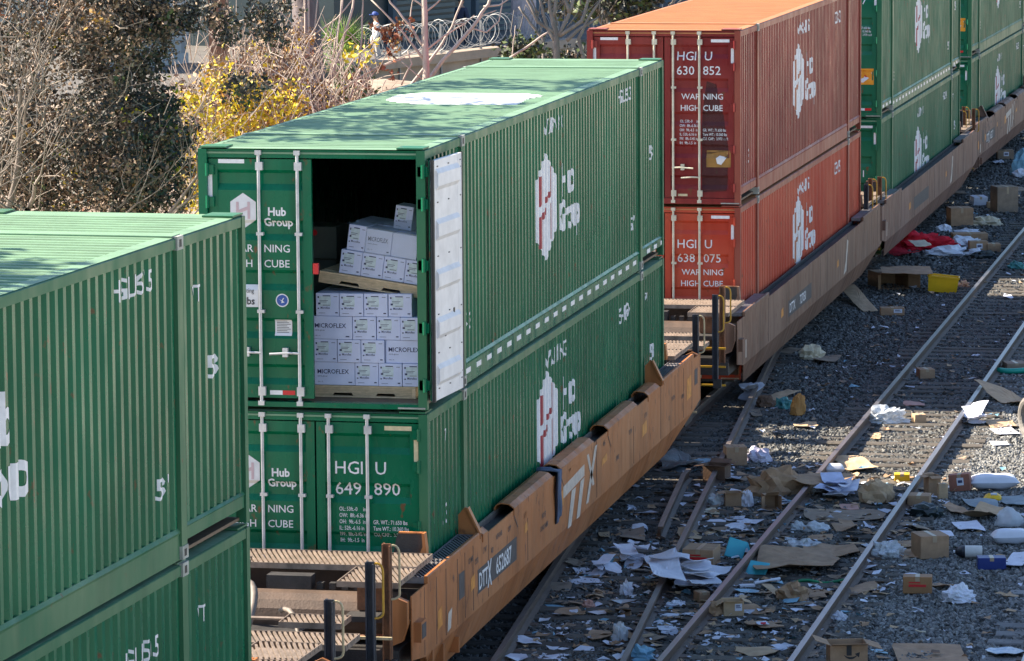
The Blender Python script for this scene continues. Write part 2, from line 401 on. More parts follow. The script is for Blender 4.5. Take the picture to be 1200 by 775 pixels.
    if not open_right:
        dr = leaf(root, -1.285, -.11, body, rodm, -.1, hz)
        for x, hd in ((-1.136, 1), (-.693, 1)): rod(dr, x, rodm, hd if x < -1 else 0)
        if body in (REDU, REDL): rod_h2 = MB().tube([(-.693, -.005, .45), (-.82, -.012, .455), (-1.0, -.012, .44)], .014, None, 6).build('door_handle', rodm, dr)
        R = right or {}
        tm = TAPEB if R.get('beige') else TAPE
        door_patch('reflective_tape', dr, [rect(-.5, -.19, 2.7, 2.75)], tm); door_patch('reflective_tape', dr, [rect(-.165, -.115, 2.33, 2.64)], tm)
        if 'num' in R:
            a, b = R['num']; zz = R.get('z', 2.22)
            it = [('HG', -1.085, zz, .15, .004, 1), ('I', -.79, zz, .15, .004, 1), ('U', -.62, zz, .15, .004, 1), (a, -1.085, zz-.24, .15, .004, 1.0), (b, -.64, zz-.24, .15, .004, 1.0)]
            flat_letters('lettering', dr, it, door_fn, DCUTS, WHITE)
        if R.get('warn'):
            flat_letters('lettering', dr, [('WAR', -1.0, 1.75, .1, .006, 1), ('NING', -.64, 1.75, .1, .006, 1), ('HIGH', -1.02, 1.56, .1, .006, 1), ('CUBE', -.64, 1.56, .1, .006, 1)], door_fn, DCUTS, WHITE)
        if 'spec' in R:
            z = R['spec']; it = [(t, -1.03, z-.072*k, .048, .008, .72) for t, k in SPEC_G]+[(t, -.64, z-.144-.072*k, .048, .008, .72) for k, t in enumerate(SPEC_R)]
            flat_letters('lettering', dr, it, door_fn, DCUTS, WHITE)
        if R.get('soot'):
            door_patch('soot_stain', dr, [[(-.66, .2), (-.24, .22), (-.2, .9), (-.3, 1.5), (-.42, 2.0), (-.58, 2.05), (-.66, 1.4)]], SMUT, -.002)
            s = door_patch('faded_emblem', dr, [rect(-.58, -.17, .62, .9)], YELST); door_patch('emblem_figure', s, [[(-.4, .68), (-.33, .66), (-.24, .78), (-.22, .86), (-.32, .84), (-.42, .77)]], STICKER, .003)
            door_patch('reflective_tape', dr, [rect(-1.06, -.9, .13, .17)], TAPEB)
        if 'ft' in R: flat_letters('lettering', dr, [("53'", -.72, 1.42, .16, .012, 1)], door_fn, DCUTS, WHITE)
        if R.get('bird'):
            s = door_patch('orange_emblem', dr, [rect(-.52, -.17, .68, 1.02)], ORST)
            door_patch('emblem_figure', s, [[(-.46, .74), (-.4, .72), (-.25, .84), (-.21, .93), (-.28, .95), (-.36, .9), (-.38, .83), (-.45, .8)]], STICKER, .003)
            door_patch('emblem_mark', s, [circle(-.34, .87, .035, 8)], TAPER, .006)
            door_patch('reflective_tape', dr, [rect(-.5, -.36, .13, .18)], TAPE); door_patch('reflective_tape', dr, [rect(-.36, -.22, .13, .18)], TAPER)
    else:
        # right leaf swung right round, its lining outwards
        th = .065; M = Matrix.Translation((.035, .02, 0)) @ Matrix.Rotation(-th, 4, 'Z')
        dw = 1.16; mb = MB(); mb.box(.0, .012, 0, dw, .1, 2.78, body, M)
        def bp(z0, z1):
            p = [(.05, z0)]
            for c in sorted(BANDS): p += [(.05, c-.12), (.05+.035, c-.07), (.05+.035, c+.07), (.05, c+.12)]
            return p+[(.05, z1)]
        pts = bp(.13, 2.75); n = len(pts)
        mb.add([M @ Vector((x, .1, z)) for x, z in pts]+[M @ Vector((x, dw-.16, z)) for x, z in pts], [(i, i+1, n+i+1, n+i) for i in range(n-1)], INNERW)
        for ya in (.1, dw-.16): mb.add([M @ Vector((x, ya, z)) for x, z in pts], [tuple(range(n))], INNERW)
        mb.box(.012, .052, .03, .1, .1, 2.78, INNERW, M); mb.box(.012, .052, dw-.16, dw, .1, 2.78, INNERW, M)
        mb.box(.012, .0515, .1, dw-.16, .1, .13, INNERW, M); mb.box(.012, .0515, .1, dw-.16, 2.75, 2.78, INNERW, M)
        d = mb.build('open_door', INNERW, root); tag(d, 'door leaf swung open flat to the side, its white lining outwards')
        g = MB(); g.box(.03, .06, -.02, .028, .09, 2.79, None, M); g.box(.03, .06, dw, dw+.02, .09, 2.79, None, M); g.build('gasket', RUBBER, d)
        for ya, za in ((.42, .78), (.78, .86)): MB().box(.05, .06, ya, ya+.035, za, za+.2, None, M).build('handle_slot', BLACKP, d)
        b = MB()
        for z in (.22, .3, .62, 1.05, 1.7, 2.3, 2.62, 2.7):
            for y in (.16, .6, dw-.08): b.box(.05, .058, y, y+.035, z, z+.012, None, M)
        tag(b.build('rivet', BLACKP, d), kind='stuff')
        for z in hz:
            h = MB().box(-.085, .03, .0, .03, z-.055, z+.055); h.tube([(-.02, -.012, z-.075), (-.02, -.012, z+.075)], .024, None, 8); h.build('hinge', body, root)
        MB().box(-.1, -.06, .05, .12, .1, 2.79).build('door_jamb', body, root)
        MB().box(-1.3, -1.24, .05, .1, 1.5, 1.62).build('tail_light', TAPER, root)
    # painted side
    if logo is not None: side_logo(pan, 8.0 if logo == 1.66 else 7.15, logo, HRED if body not in (REDU, REDL) else HORANGE)
    for it in side: side_letter(pan, *it)
    return root
def side_marks(num, warn_z=2.5, code='VT'):
    return [('WARNING', 7.1, warn_z, .2, WHITE, .95), (num, 12.45, warn_z, .2, WHITE, .9), ("53'", 2.25, .62, .2, WHITE, .9), ("53'", 13.55, .62, .2, WHITE, .9), ("53", 15.1, 1.5, .22, WHITE, .9), (code, 14.6, 2.25, .16, WHITE, .9)]
Z1, Z2 = .28, 3.22
CARS = [(-.68, -23.42, -.0365), (0, 0, 0), (.016, 23.88, -.0071), (.179, 43.32, -.009), (.223, 63.69, -.014), (.5, 83.9, -.014)]
g1 = 'shipping containers stacked two high on the train'
def two(i, z): x, y, a = CARS[i]; return (x, y, z), a
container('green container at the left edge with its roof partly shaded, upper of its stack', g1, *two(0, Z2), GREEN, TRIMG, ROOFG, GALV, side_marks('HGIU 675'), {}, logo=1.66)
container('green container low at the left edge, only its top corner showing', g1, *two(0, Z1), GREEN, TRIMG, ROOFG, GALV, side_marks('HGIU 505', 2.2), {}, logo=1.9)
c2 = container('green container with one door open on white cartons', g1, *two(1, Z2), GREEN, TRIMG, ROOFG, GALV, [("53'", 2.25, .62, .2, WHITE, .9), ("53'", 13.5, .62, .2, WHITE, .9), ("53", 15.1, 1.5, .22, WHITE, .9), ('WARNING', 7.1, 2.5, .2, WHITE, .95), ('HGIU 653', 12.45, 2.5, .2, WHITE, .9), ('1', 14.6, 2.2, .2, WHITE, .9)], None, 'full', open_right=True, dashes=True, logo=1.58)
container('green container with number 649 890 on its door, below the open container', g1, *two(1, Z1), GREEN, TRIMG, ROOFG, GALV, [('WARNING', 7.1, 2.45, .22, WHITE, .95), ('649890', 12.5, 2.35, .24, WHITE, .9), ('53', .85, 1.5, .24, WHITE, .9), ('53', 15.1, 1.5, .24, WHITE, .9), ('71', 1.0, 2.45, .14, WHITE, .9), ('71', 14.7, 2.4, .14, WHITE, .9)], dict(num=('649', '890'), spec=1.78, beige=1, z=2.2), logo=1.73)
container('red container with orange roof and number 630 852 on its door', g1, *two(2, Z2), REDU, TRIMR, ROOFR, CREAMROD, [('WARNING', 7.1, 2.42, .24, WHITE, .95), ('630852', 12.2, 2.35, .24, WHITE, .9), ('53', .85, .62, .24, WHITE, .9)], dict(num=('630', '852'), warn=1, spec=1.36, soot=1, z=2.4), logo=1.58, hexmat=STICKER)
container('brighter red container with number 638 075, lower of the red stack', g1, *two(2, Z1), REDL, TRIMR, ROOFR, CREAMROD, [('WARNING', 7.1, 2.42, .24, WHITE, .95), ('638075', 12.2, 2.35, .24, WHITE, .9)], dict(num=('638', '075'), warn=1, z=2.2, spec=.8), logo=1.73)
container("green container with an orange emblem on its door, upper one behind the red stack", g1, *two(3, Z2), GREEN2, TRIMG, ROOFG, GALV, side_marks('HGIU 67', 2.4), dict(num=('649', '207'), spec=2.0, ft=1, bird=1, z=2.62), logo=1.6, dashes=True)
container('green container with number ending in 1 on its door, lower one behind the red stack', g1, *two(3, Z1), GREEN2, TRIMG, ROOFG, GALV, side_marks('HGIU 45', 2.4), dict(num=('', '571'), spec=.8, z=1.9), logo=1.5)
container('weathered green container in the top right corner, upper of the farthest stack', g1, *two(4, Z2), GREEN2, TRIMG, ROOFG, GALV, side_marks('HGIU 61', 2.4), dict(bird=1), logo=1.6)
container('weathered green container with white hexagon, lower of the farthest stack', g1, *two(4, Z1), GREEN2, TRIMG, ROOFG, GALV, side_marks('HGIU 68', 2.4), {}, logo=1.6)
# painted roof number panel
rp = poly_bm([[(-2.2, 7.5), (-1.85, 7.0), (-1.2, 6.85), (-.35, 6.93), (-.42, 7.9), (-.3, 8.5), (-.6, 8.85), (-1.4, 8.95), (-2.0, 8.9), (-2.25, 8.4)]])
def roof_fn(x, y):
    k = (y-.25) % .2; z = CH-.008
    if k < .13: z -= .024*min(1, k/.008, (.13-k)/.01)
    return (x, y, z+.004)
cuts = [.25+.2*i+d for i in range(30, 45) for d in (0, .008, .12, .13)]
bm_obj('roof_marking', lay(rp, roof_fn, (), cuts), WHITE, [c for c in c2.children if c.name.startswith('roof') and 'plate' not in c.name][0])
# ------------------------------------------------------------ well cars
SILL = [paint('tan car side paint', (.42, .15, .048), (.46, .205, .09), .45, rustamt=.62, fade=.9, dirt=.8), paint('brown car side paint', (.19, .105, .07), (.26, .16, .115), .5, rustamt=.6, dirt=.8), paint('dusty brown car side paint', (.2, .11, .08), (.25, .15, .12), .5, rustamt=.6, dirt=.8)]
DARKST = mat('grimy dark steel', (.035, .032, .032), .65, .45, 5, bump=.3)
RUSTP = mat('rust brown post', (.2, .085, .04), .65, .45, 9, bump=.3)
BLUEP = mat('dark slate post', (.03, .035, .05), .55, .35, 7, bump=.2)
GRATE = mat('worn grating steel', (.24, .185, .15), .5, .4, 7, metal=.2)
GRATED = mat('dark grating steel', (.2, .19, .2), .5, .3, 7, metal=.2)
DULLBEAM = mat('dusty brown casting', (.095, .062, .045), .6, .3, 4, bump=.2)
YEL = mat('yellow handrail paint', (.55, .29, .025), .45, .2, 8)
CREAMR = mat('weathered handrail paint', (.5, .4, .24), .5, .3, 8)
HOSE = mat('dusty rubber hose', (.17, .14, .12), .6, .3, 8)
WHEEL = mat('wheel steel', (.05, .042, .04), .5, .4, 6)
PRIMER = mat('orange primer patch', (.6, .24, .04), .55, .3, 7)
STENC = mat('dark stencil patch', (.06, .055, .06), .6, .35, 14)
PALEST = mat('faded white stencil', (.55, .47, .4), .6, .22, 9)

def grating(name, parent, x0, x1, y0, y1, z, mt, slant=.39, sp=.058, wd=.027):
    mb = MB(); d = y1-y0; s = -slant*d; n = int((x1-x0+abs(s))/sp)+1
    for i in range(n):
        xa = x0+i*sp - (0 if s < 0 else s); ta, tb = 0., 1.
        # slat runs from (xa, y0) to (xa+s, y1); keep what lies on the panel
        if s:
            lo, hi = sorted(((x0+.01-xa)/s, (x1-.01-xa)/s)); ta, tb = max(0, lo), min(1, hi)
        if tb-ta < .06: continue
        A = (xa+s*ta, y0+d*ta); B = (xa+s*tb, y0+d*tb)
        mb.add([(A[0], A[1], z-.03), (A[0]+wd, A[1], z-.03), (B[0]+wd, B[1], z-.03), (B[0], B[1], z-.03), (A[0], A[1], z), (A[0]+wd, A[1], z), (B[0]+wd, B[1], z), (B[0], B[1], z)],
               [(4, 5, 6, 7), (0, 1, 5, 4), (1, 2, 6, 5), (2, 3, 7, 6), (3, 0, 4, 7)])
    g = tag(mb.build(name, mt, parent), kind='stuff')
    f = MB(); f.box(x0, x1, y0-.012, y0, z-.06, z+.004); f.box(x0, x1, y1, y1+.012, z-.06, z+.004); f.box(x0-.012, x0, y0-.012, y1+.012, z-.06, z+.003); f.box(x1, x1+.012, y0-.012, y1+.012, z-.06, z+.003)
    f.build('grating_frame', mt, g); return g

def sill_fn(y, z): return (.254, y, z)
def stencil(parent, txt, y, z, h, mt, sx=.8, bold=.02, x=.254):
    bm = text_bm(txt, h, bold, sx)
    for v in bm.verts: v.co.x += y; v.co.y += z
    return bm_obj('lettering', lay(bm, lambda a, b: (x, a, b)), mt, parent)
def patch(name, parent, polys, mt, x=.252):
    return bm_obj(name, lay(poly_bm(polys), lambda a, b: (x, a, b)), mt, parent)

def well_end(root, y0, s, side, railm, posts, first):
    """platforms and gear beyond the well; s = -1 towards the camera, +1 away"""
    def Y(a, b): a, b = y0+s*a, y0+s*b; return (min(a, b), max(a, b))
    a, b = Y(.25, 1.05); grating('platform_grating', root, -2.8, .1, a, b, 1.66, GRATE)
    a, b = Y(1.08, 1.95); grating('step_grating', root, -.55, .1, a, b, 1.65, GRATE)
    a, b = Y(2.45, 2.9); grating('step_grating', root, -.95, -.3, a, b, 1.38, GRATE)
    if s < 0: a, b = Y(3.3, 3.9); grating('crossover_platform', root, -2.6, .0, a, b, 1.36, GRATE)
    a, b = Y(.05, .22); MB().box(-2.83, .0, a, b, .4, 1.52).build('end_bulkhead', DULLBEAM, root)
    mb = MB(); mb.tube([(-2.8, y0+s*1.35, 1.16), (.02, y0+s*1.35, 1.16)], .27, None, 16); mb.build('bolster', DULLBEAM, root, smooth=False)
    a, b = Y(1.2, 3.6); MB().box(-1.62, -.97, a, b, .72, 1.08).build('draft_sill', DARKST, root)
    a, b = Y(.2, 1.9); mb = MB(); mb.box(-2.8, .1, a, b, .62, .9); mb.box(-.5, .1, a, b, 1.2, 1.26); mb.box(-2.8, -2.2, a, b, 1.2, 1.26); mb.build('underframe', DARKST, root)
    mb = MB(); mb.tube([(-2.6, y0+s*2.68, 1.37), (-.95, y0+s*2.68, 1.37)], .022, None, 6); mb.build('cut_lever', GRATE, root)
    yb = y0+s*1.25; MB().box(-1.5, -1.0, yb-.1, yb+.1, 1.43, 1.58).build('brake_box', DARKST, root)
    mb = MB()
    for k in range(6): mb.box(-.95+k*.14, -.88+k*.14, yb-.05, yb+.05, 1.43, 1.5)
    tag(mb.build('pipe_fittings', DARKST, root), kind='stuff')
    pts = [(-2.3, y0+s*1.5, 1.5), (-1.9, y0+s*1.7, 1.52)]+bez((-1.75, y0+s*1.7, 1.54), (-1.35, y0+s*1.9, 1.72), (-1.42, y0+s*2.5, 1.2), 8)+[(-1.5, y0+s*2.8, .9)]
    MB().tube(pts, .04, None, 8).build('brake_hose', HOSE, root, smooth=True)
    pts = [(-1.8, y0+s*1.2, 1.42), (-1.7, y0+s*1.2, 1.75), (-2.2, y0+s*1.2, 1.78)]
    MB().tube(pts, .014, None, 6).build('grab_iron', GRATE, root)
    q = MB(); yb = y0+s*.1; q.prism([(-.36, 1.64), (-.06, 1.64), (-.02, 1.72), (-.03, 1.86), (-.3, 1.86), (-.33, 1.8)], 'y', yb-.02, yb+.02); q.build('corner_guard', DARKST, root)
    q = MB(); q.prism([(-.06, 1.63), (.02, 1.63), (.02, 1.7), (-.0, 1.87), (-.03, 1.87), (-.02, 1.72)], 'y', yb-.06, yb+.06); q.box(-.3, -.03, yb-.03, yb+.03, 1.86, 1.875); q.build('guard_edge', side, root)
    yb = y0+s*2.2; mb = MB(); mb.tube([(-2.5, yb, 1.05), (-1.75, yb, 1.1)], .16, None, 12); mb.build('air_reservoir', DARKST, root, True)
    mb = MB(); mb.tube(bez((-1.2, y0+s*1.9, 1.3), (-.9, y0+s*2.3, 1.5), (-.8, y0+s*2.6, .9), 7), .028, None, 7); mb.build('brake_hose', HOSE, root, True)
    mb = MB(); mb.tube([(-.9, y0+s*1.75, 1.2), (.05, y0+s*1.75, 1.2)], .018, None, 6); mb.tube([(-.7, y0+s*1.8, 1.0), (.05, y0+s*1.8, 1.05)], .022, None, 6); mb.build('brake_pipe', RUSTP, root)
    a, b = Y(1.4, 1.62); MB().box(-.42, -.12, a, b, 1.28, 1.52).build('valve_box', RUSTP, root)
    a, b = Y(2.9, 3.2); MB().box(-1.55, -1.05, a, b, .62, 1.12).build('coupler', DULLBEAM, root)
    # corner posts with their handrails
    for d, x, z0, z1, m, rm in posts:
        y = y0+s*d
        p = MB(); p.box(x-.045, x+.045, y-.012, y+.012, z0, z1); p.box(x-.045, x-.03, y-.05, y+.05, z0, z1); p.box(x+.03, x+.045, y-.05, y+.05, z0, z1-.02)
        po = p.build('end_post', m, root)
        h = MB().tube(bez((x, y, z1-.03), (x+.13, y+.02, z1+.02), (x+.13, y+.03, z1-.12), 6)+[(x+.13, y+.03, z1-.5)]+bez((x+.13, y+.03, z1-.54), (x+.13, y+.03, z1-.6), (x+.04, y, z1-.6), 4), .013, None, 6)
        h.build('handrail', rm, po)
        if s < 0: MB().box(x-.03, x+.1, y-.05, y+.02, z0-.12, z0+.02).build('post_foot', DARKST, po)
    # uncoupling ladder below
    mb = MB()
    for k in range(3): mb.box(-.35, .12, y0+s*2.3-.015, y0+s*2.3+.015, .5+.3*k, .53+.3*k)
    mb.build('ladder_rung', railm, root)
    yb = y0+s*1.95; q = MB(); q.prism([(.0, .95), (.16, 1.02), (.22, 1.2), (.22, 1.45), (.1, 1.5), (.0, 1.45)], 'y', yb-.06, yb+.06); q.build('end_bracket', side, root)

def well_car(label, loc, rz, side, caps, railm, num, detail):
    root = thing('well_car', label, 'freight car', loc, rz, 'articulated well cars of the train')
    for sg in (1, -1):
        X = lambda x: x if sg > 0 else -CW-x
        mb = MB(); yA, yB = -1.95, 18.05
        up = [(yA, .8), (yA, 1.5), (yB, 1.5), (yB, .8), (17.4, .71), (-1.3, .71)]
        n = len(up)
        mb.add([(X(.25), y, z) for y, z in up]+[(X(.235), y, z) for y, z in up], [tuple(range(n-1, -1, -1)), tuple(range(n, 2*n))]+[(i, (i+1) % n, n+(i+1) % n, n+i) for i in range(n)])
        lo = [(-1.3, .71, .25), (17.4, .71, .25), (15.6, .3, .1), (-.35, .3, .1)]
        mb.add([(X(x), y, z) for y, z, x in lo]+[(X(x-.015), y, z-.004) for y, z, x in lo], [(0, 1, 2, 3), (4, 5, 6, 7), (3, 2, 6, 7), (0, 3, 7, 4), (1, 2, 6, 5)])
        sl_ = mb.build('side_sill', side, root)
        if sg < 0: continue
        # chord trough, platform strips, guides, covers
        t = MB(); t.box(.03, .235, 1.3, 14.75, 1.38, 1.42); t.build('chord_trough', DARKST, root)
        MB().box(.008, .03, 1.3, 14.75, 1.3, 1.495).build('inner_rail', GRATE if caps else DARKST, root)
        for a, b in ((-1.2, 1.5), (14.55, 17.3)):
            grating('side_grating', root, .012, .215, a, b, 1.56, GRATED if caps else DARKST, .5, .05, .022) if caps else MB().box(.012, .2, a, b, 1.5, 1.56).build('side_walkway', GRATED, root)
            MB().prism([(.22, 1.503), (.262, 1.503), (.262, 1.575), (.25, 1.585), (.22, 1.585)], 'y', a-.02, b+.02).build('edge_angle', side, root)
        for y, q in (((1.6, 1), (14.45, -1)) if caps else ()):
            M = Matrix.Translation((0, y, 0)) @ Matrix.Rotation(.25*q, 4, 'X') @ Matrix.Translation((0, -y, 0))
            gp = MB().prism([(-.0, 1.5), (.262, 1.5), (.262, 1.58), (.12, 1.85), (.08, 1.87), (.0, 1.78)], 'y', y-.02, y+.02, None, True, Matrix.Translation((0, 0, 0)))
            gp.prism([(.245, 1.57), (.268, 1.57), (.12, 1.87), (.1, 1.85)], 'y', y-.05, y+.05); gp.build('guide_plate', side, root)
        if caps:
            for a, b in ((1.72, 1.98), (3.55, 5.98), (6.55, 8.85), (9.95, 12.25), (13.2, 14.15)):
                pr = [(.01, 1.47), (.01, 1.53), (.045, 1.575), (.1, 1.59), (.2, 1.578), (.262, 1.53), (.262, 1.44), (.25, 1.44), (.25, 1.52), (.195, 1.566), (.1, 1.577), (.05, 1.564), (.022, 1.525), (.022, 1.47)]
                c = MB().prism(pr, 'y', a, b); c.build('chord_cover', side, root)
                MB().add([(.254, a, 1.44), (.254, b, 1.44), (.254, b-.2, 1.27), (.254, a+.22, 1.27)], [(0, 1, 2, 3)]).build('gusset_plate', side, root) if b-a > 1 else None
                if b-a > 1: MB().add([(.255, a+.0, 1.44), (.255, a+.03, 1.44), (.255, a+.25, 1.26), (.255, a+.22, 1.26)], [(0, 1, 2, 3)]).build('weld_seam', STENC, root)
        # plate seams and stencils on the visible side
        sm = MB()
        for y in ((-1.35, -.75, -.25, .35, .75, 1.2, 2.05, 4.4, 9.1, 12.0, 14.3, 15.6, 16.4, 17.2) if caps else (-1.4, 1.5, 4, 8.1, 12.1, 14.7, 16.9)): sm.box(.249, .2525, y, y+.014, .74, 1.49)
        tag(sm.build('plate_seam', DARKST, sl_), kind='stuff')
        p = patch('number_panel', sl_, [rect(1.45, 3.72, .88, 1.16)] if caps else [rect(3.9, 6.9, .86, 1.14)], STENC)
        if caps: stencil(p, 'DTT', 1.5, .92, .2, WHITE, .95, .02, .2545); stencil(p, 'X', 2.0, .86, .32, WHITE, .7, .02, .2545); stencil(p, num, 2.48, .92, .2, WHITE, 1.1, .02, .2545)
        elif detail: stencil(p, 'DTTX', 4.05, .92, .17, WHITE, 1.15, .02, .2545); stencil(p, num, 5.35, .92, .17, WHITE, 1.15, .02, .2545)
        if caps:
            lg = [[(6.72, 1.12), (8.2, 1.18), (8.2, 1.33), (6.72, 1.27)], [(7.0, .68), (7.25, .68), (7.6, 1.13), (7.3, 1.13)], [(7.62, .7), (7.86, .7), (8.2, 1.16), (7.92, 1.15)], [(8.3, .78), (8.48, .78), (9.15, 1.45), (8.97, 1.45)], [(8.38, 1.42), (8.52, 1.42), (8.92, .95), (8.78, .95)]]
            patch('company_mark', sl_, lg, PALEST, .2555)
            for a, b, c, d in ((-.7, -.45, .88, 1.12), (1.05, 1.3, .98, 1.16), (4.2, 4.4, 1.1, 1.24), (6.3, 6.75, 1.02, 1.24), (9.5, 9.9, 1.1, 1.22), (12.7, 13.1, 1.0, 1.2), (16.7, 17.15, .95, 1.3)):
                patch('primer_patch', sl_, [[(a, c), (b, c+.02), (b-.02, d), (a+.03, d-.03)]], PRIMER, .2535)
            patch('dark_patch', sl_, [rect(.42, .72, 1.0, 1.3)], STENC, .2535)
            patch('dark_patch', sl_, [rect(17.45, 17.75, 1.08, 1.32)], STENC, .2535)
            patch('pale_patch', sl_, [[(-.2, .76), (-.02, .78), (.05, 1.0), (-.15, .97)]], PALEST, .2535)
            for i, (y, z, t) in enumerate([(.95, 1.32, 'LD LMT'), (1.75, 1.3, 'LT WT'), (2.5, 1.33, 'NEW 04 98'), (3.2, 1.3, 'CAPY'), (4.15, 1.3, '53 FT'), (5.3, 1.1, 'IN 20 FT'), (7.1, 1.4, '40 48'), (12.9, 1.25, 'BLT 98'), (15.0, .9, 'X 23'), (15.3, 1.15, 'PLATE H'), (.1, 1.3, 'A'), (1.3, 1.25, 'COTS'), (2.2, 1.22, 'ABD'), (5.2, .95, 'DO NOT HUMP'), (9.6, 1.35, '48 45'), (10.6, 1.0, 'BRAKE'), (11.6, 1.2, 'TEST 04'), (13.6, .95, 'R'), (16.2, 1.05, 'B END')]):
                stencil(sl_, t, y, z, .065, STENC, .8, .02)
            b_ = MB().box(.25, .33, -1.86, -1.6, .98, 1.2).build('placard_holder', side, sl_); MB().box(.331, .334, -1.83, -1.63, 1.01, 1.17).build('placard', STENC, b_)
            mt = MB(); mt.box(.12, .26, -1.0, -.95, .45, .72); mt.box(.12, .26, -.45, -.4, .42, .68); mt.box(.12, .26, .35, .39, .42, .6); mt.build('step_bracket', side, sl_)
        else:
            for a, b, c, d in ((3.0, 3.3, .95, 1.12), (10.5, 10.75, 1.0, 1.15)): patch('primer_patch', sl_, [[(a, c), (b, c+.02), (b-.02, d), (a+.03, d-.03)]], PRIMER, .2535)
            patch('chalk_streak', sl_, [[(11.5, .75), (11.9, .8), (12.2, 1.35), (12.0, 1.4), (11.8, 1.0)]], PALEST, .2535)
            patch('chalk_streak', sl_, [[(-1.1, .8), (-1.0, .8), (-1.0, 1.1), (-1.1, 1.1)]], PALEST, .2535)
            b_ = MB().box(.25, .32, -1.85, -1.62, 1.0, 1.2).build('placard_holder', side, sl_)
    MB().box(-2.45, -.15, .3, 15.8, .2, .27).build('well_floor', DARKST, root)
    well_end(root, -.05, -1, side, railm, [(2.2, .05, .85, 2.12, RUSTP, railm), (3.05, .07, .7, 2.08, BLUEP, YEL if caps else railm)], True)
    well_end(root, CL+.05, 1, side, railm, [(2.2, .12, .8, 2.05, BLUEP if caps else RUSTP, railm)], False)
    return root
def wc(i, *a): x, y, r = CARS[i]; well_car(a[0], (x, y, 0), r, *a[1:])
wc(0, 'well car mostly hidden under the green stack cut by the left edge', SILL[0], True, CREAMR, '652 6', 1)
wc(1, 'tan well car numbered 652687 under the open green container', SILL[0], True, CREAMR, '652687', 1)
wc(2, 'brown well car numbered 727050 under the two red containers', SILL[1], False, YEL, '727050', 1)
wc(3, 'dusty brown well car right behind the one with the red containers', SILL[2], False, YEL, '727050', 0)
wc(4, 'dusty well car with ribbed side covers in the top right corner', SILL[2], True, YEL, '652 7', 0)
def bogie(label, x, y, rz):
    t = thing('rail_bogie', label, 'bogie', (x, y, 0), rz, 'bogies of the train')
    for dy in (-.89, .89):
        for sx in (-1, 1):
            m = MB(); xx = sx*.752
            m.tube([(xx-.06, dy, .42), (xx+.06, dy, .42)], .42, None, 28); m.tube([(xx-sx*.06, dy, .42), (xx-sx*.085, dy, .42)], .455, None, 28)
            m.build('wheel', WHEEL, t)
        MB().tube([(-.75, dy, .42), (.75, dy, .42)], .08, None, 10).build('axle', WHEEL, t)
    for sx in (-1, 1):
        x = sx*.98
        m = MB().prism([(-1.2, .3), (-.95, .25), (-.5, .28), (-.35, .1), (.35, .1), (.5, .28), (.95, .25), (1.2, .3), (1.2, .55), (.9, .62), (.4, .72), (-.4, .72), (-.9, .62), (-1.2, .55)], 'x', x-.06, x+.06)
        m.build('side_frame', WHEEL, t)
        s = MB()
        for dy in (-.14, 0, .14): s.tube([(x, dy, .14), (x, dy, .4)], .06, None, 8)
        s.build('spring', RUSTP, t)
    MB().box(-1.0, 1.0, -.2, .2, .4, .68).build('bogie_bolster', WHEEL, t)
def gapc(i):
    x0, y0, r0 = CARS[i]; x1, y1, r1 = CARS[i+1]
    a = Vector((x0, y0, 0))+Matrix.Rotation(r0, 3, 'Z') @ Vector((-CW/2, CL, 0)); b = Vector((x1, y1, 0))+Matrix.Rotation(r1, 3, 'Z') @ Vector((-CW/2, 0, 0)); return (a+b)/2, (r0+r1)/2
for i, l in enumerate(['black bogie in the gap before the open green container', 'black bogie between the tan car and the red stack', 'black bogie under the joint behind the red containers', 'black bogie in the gap before the farthest stack']):
    c, r = gapc(i); bogie(l, c.x, c.y, r)
# rag over the side of the tan car
mb = MB(); n = 9
def rag(u, v):
    # v along the cloth from inside the trough over the edge and down
    y = 6.12+.2*u+.03*math.sin(9*v)+.05*(1-v)*u
    if v < .25: return (.02+.24*v/.25, y, 1.56+.03*math.sin(5*u))
    return (.275+.02*math.sin(7*u+3*v)+.012*math.sin(19*u), y, 1.55-.62*(v-.25)/.75*(1+.08*math.sin(6*u)))
V = [rag(i/n, j/12) for j in range(13) for i in range(n+1)]
mb.add(V, [(j*(n+1)+i, j*(n+1)+i+1, (j+1)*(n+1)+i+1, (j+1)*(n+1)+i) for j in range(12) for i in range(n)])
rg = mb.build('hanging_cloth', mat('slate blue cloth', (.09, .12, .19), .8, .5, 6, (1, 1, .3)), None, True); md = rg.modifiers.new('thick', 'SOLIDIFY'); md.thickness = .015
tag(rg, 'slate blue cloth strip hanging over the side of the tan well car', 'cloth')
# ------------------------------------------------------------ ground, gravel and tracks
GROUND = mat('dry gravelly ground', (.42, .39, .33), .9, .2, .35, bump=.5, bscale=3, col2=(.54, .5, .42))
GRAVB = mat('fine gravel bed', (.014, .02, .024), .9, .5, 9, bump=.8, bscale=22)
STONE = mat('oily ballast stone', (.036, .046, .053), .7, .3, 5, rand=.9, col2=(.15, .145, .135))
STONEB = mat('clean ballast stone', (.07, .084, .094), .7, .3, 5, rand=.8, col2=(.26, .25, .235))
TIE = mat('weathered timber tie', (.05, .047, .045), .85, .4, 5, (1.2, 14, 1.2), bump=.5, bscale=18, rand=.35, col2=(.15, .125, .1))
TIEP = mat('pale concrete tie', (.2, .2, .2), .8, .2, 5, bump=.3, rand=.2)
RAILS = mat('rust brown rail side', (.09, .055, .04), .6, .4, 5, (4, .5, 4), bump=.15)
RAILT = mat('polished rail head', (.34, .3, .3), .3, .25, 4, (8, .4, 8), metal=.75)
RAILD = mat('dull rail head', (.22, .18, .165), .45, .3, 4, (8, .4, 8), metal=.4)
mb = MB(); xs = [-2500, -400, -120, -60, -30, -10, -5, 8, 30, 120, 400, 2500]; ys = [-600, -120, -40, 0, 40, 90, 160, 300, 800, 3000]
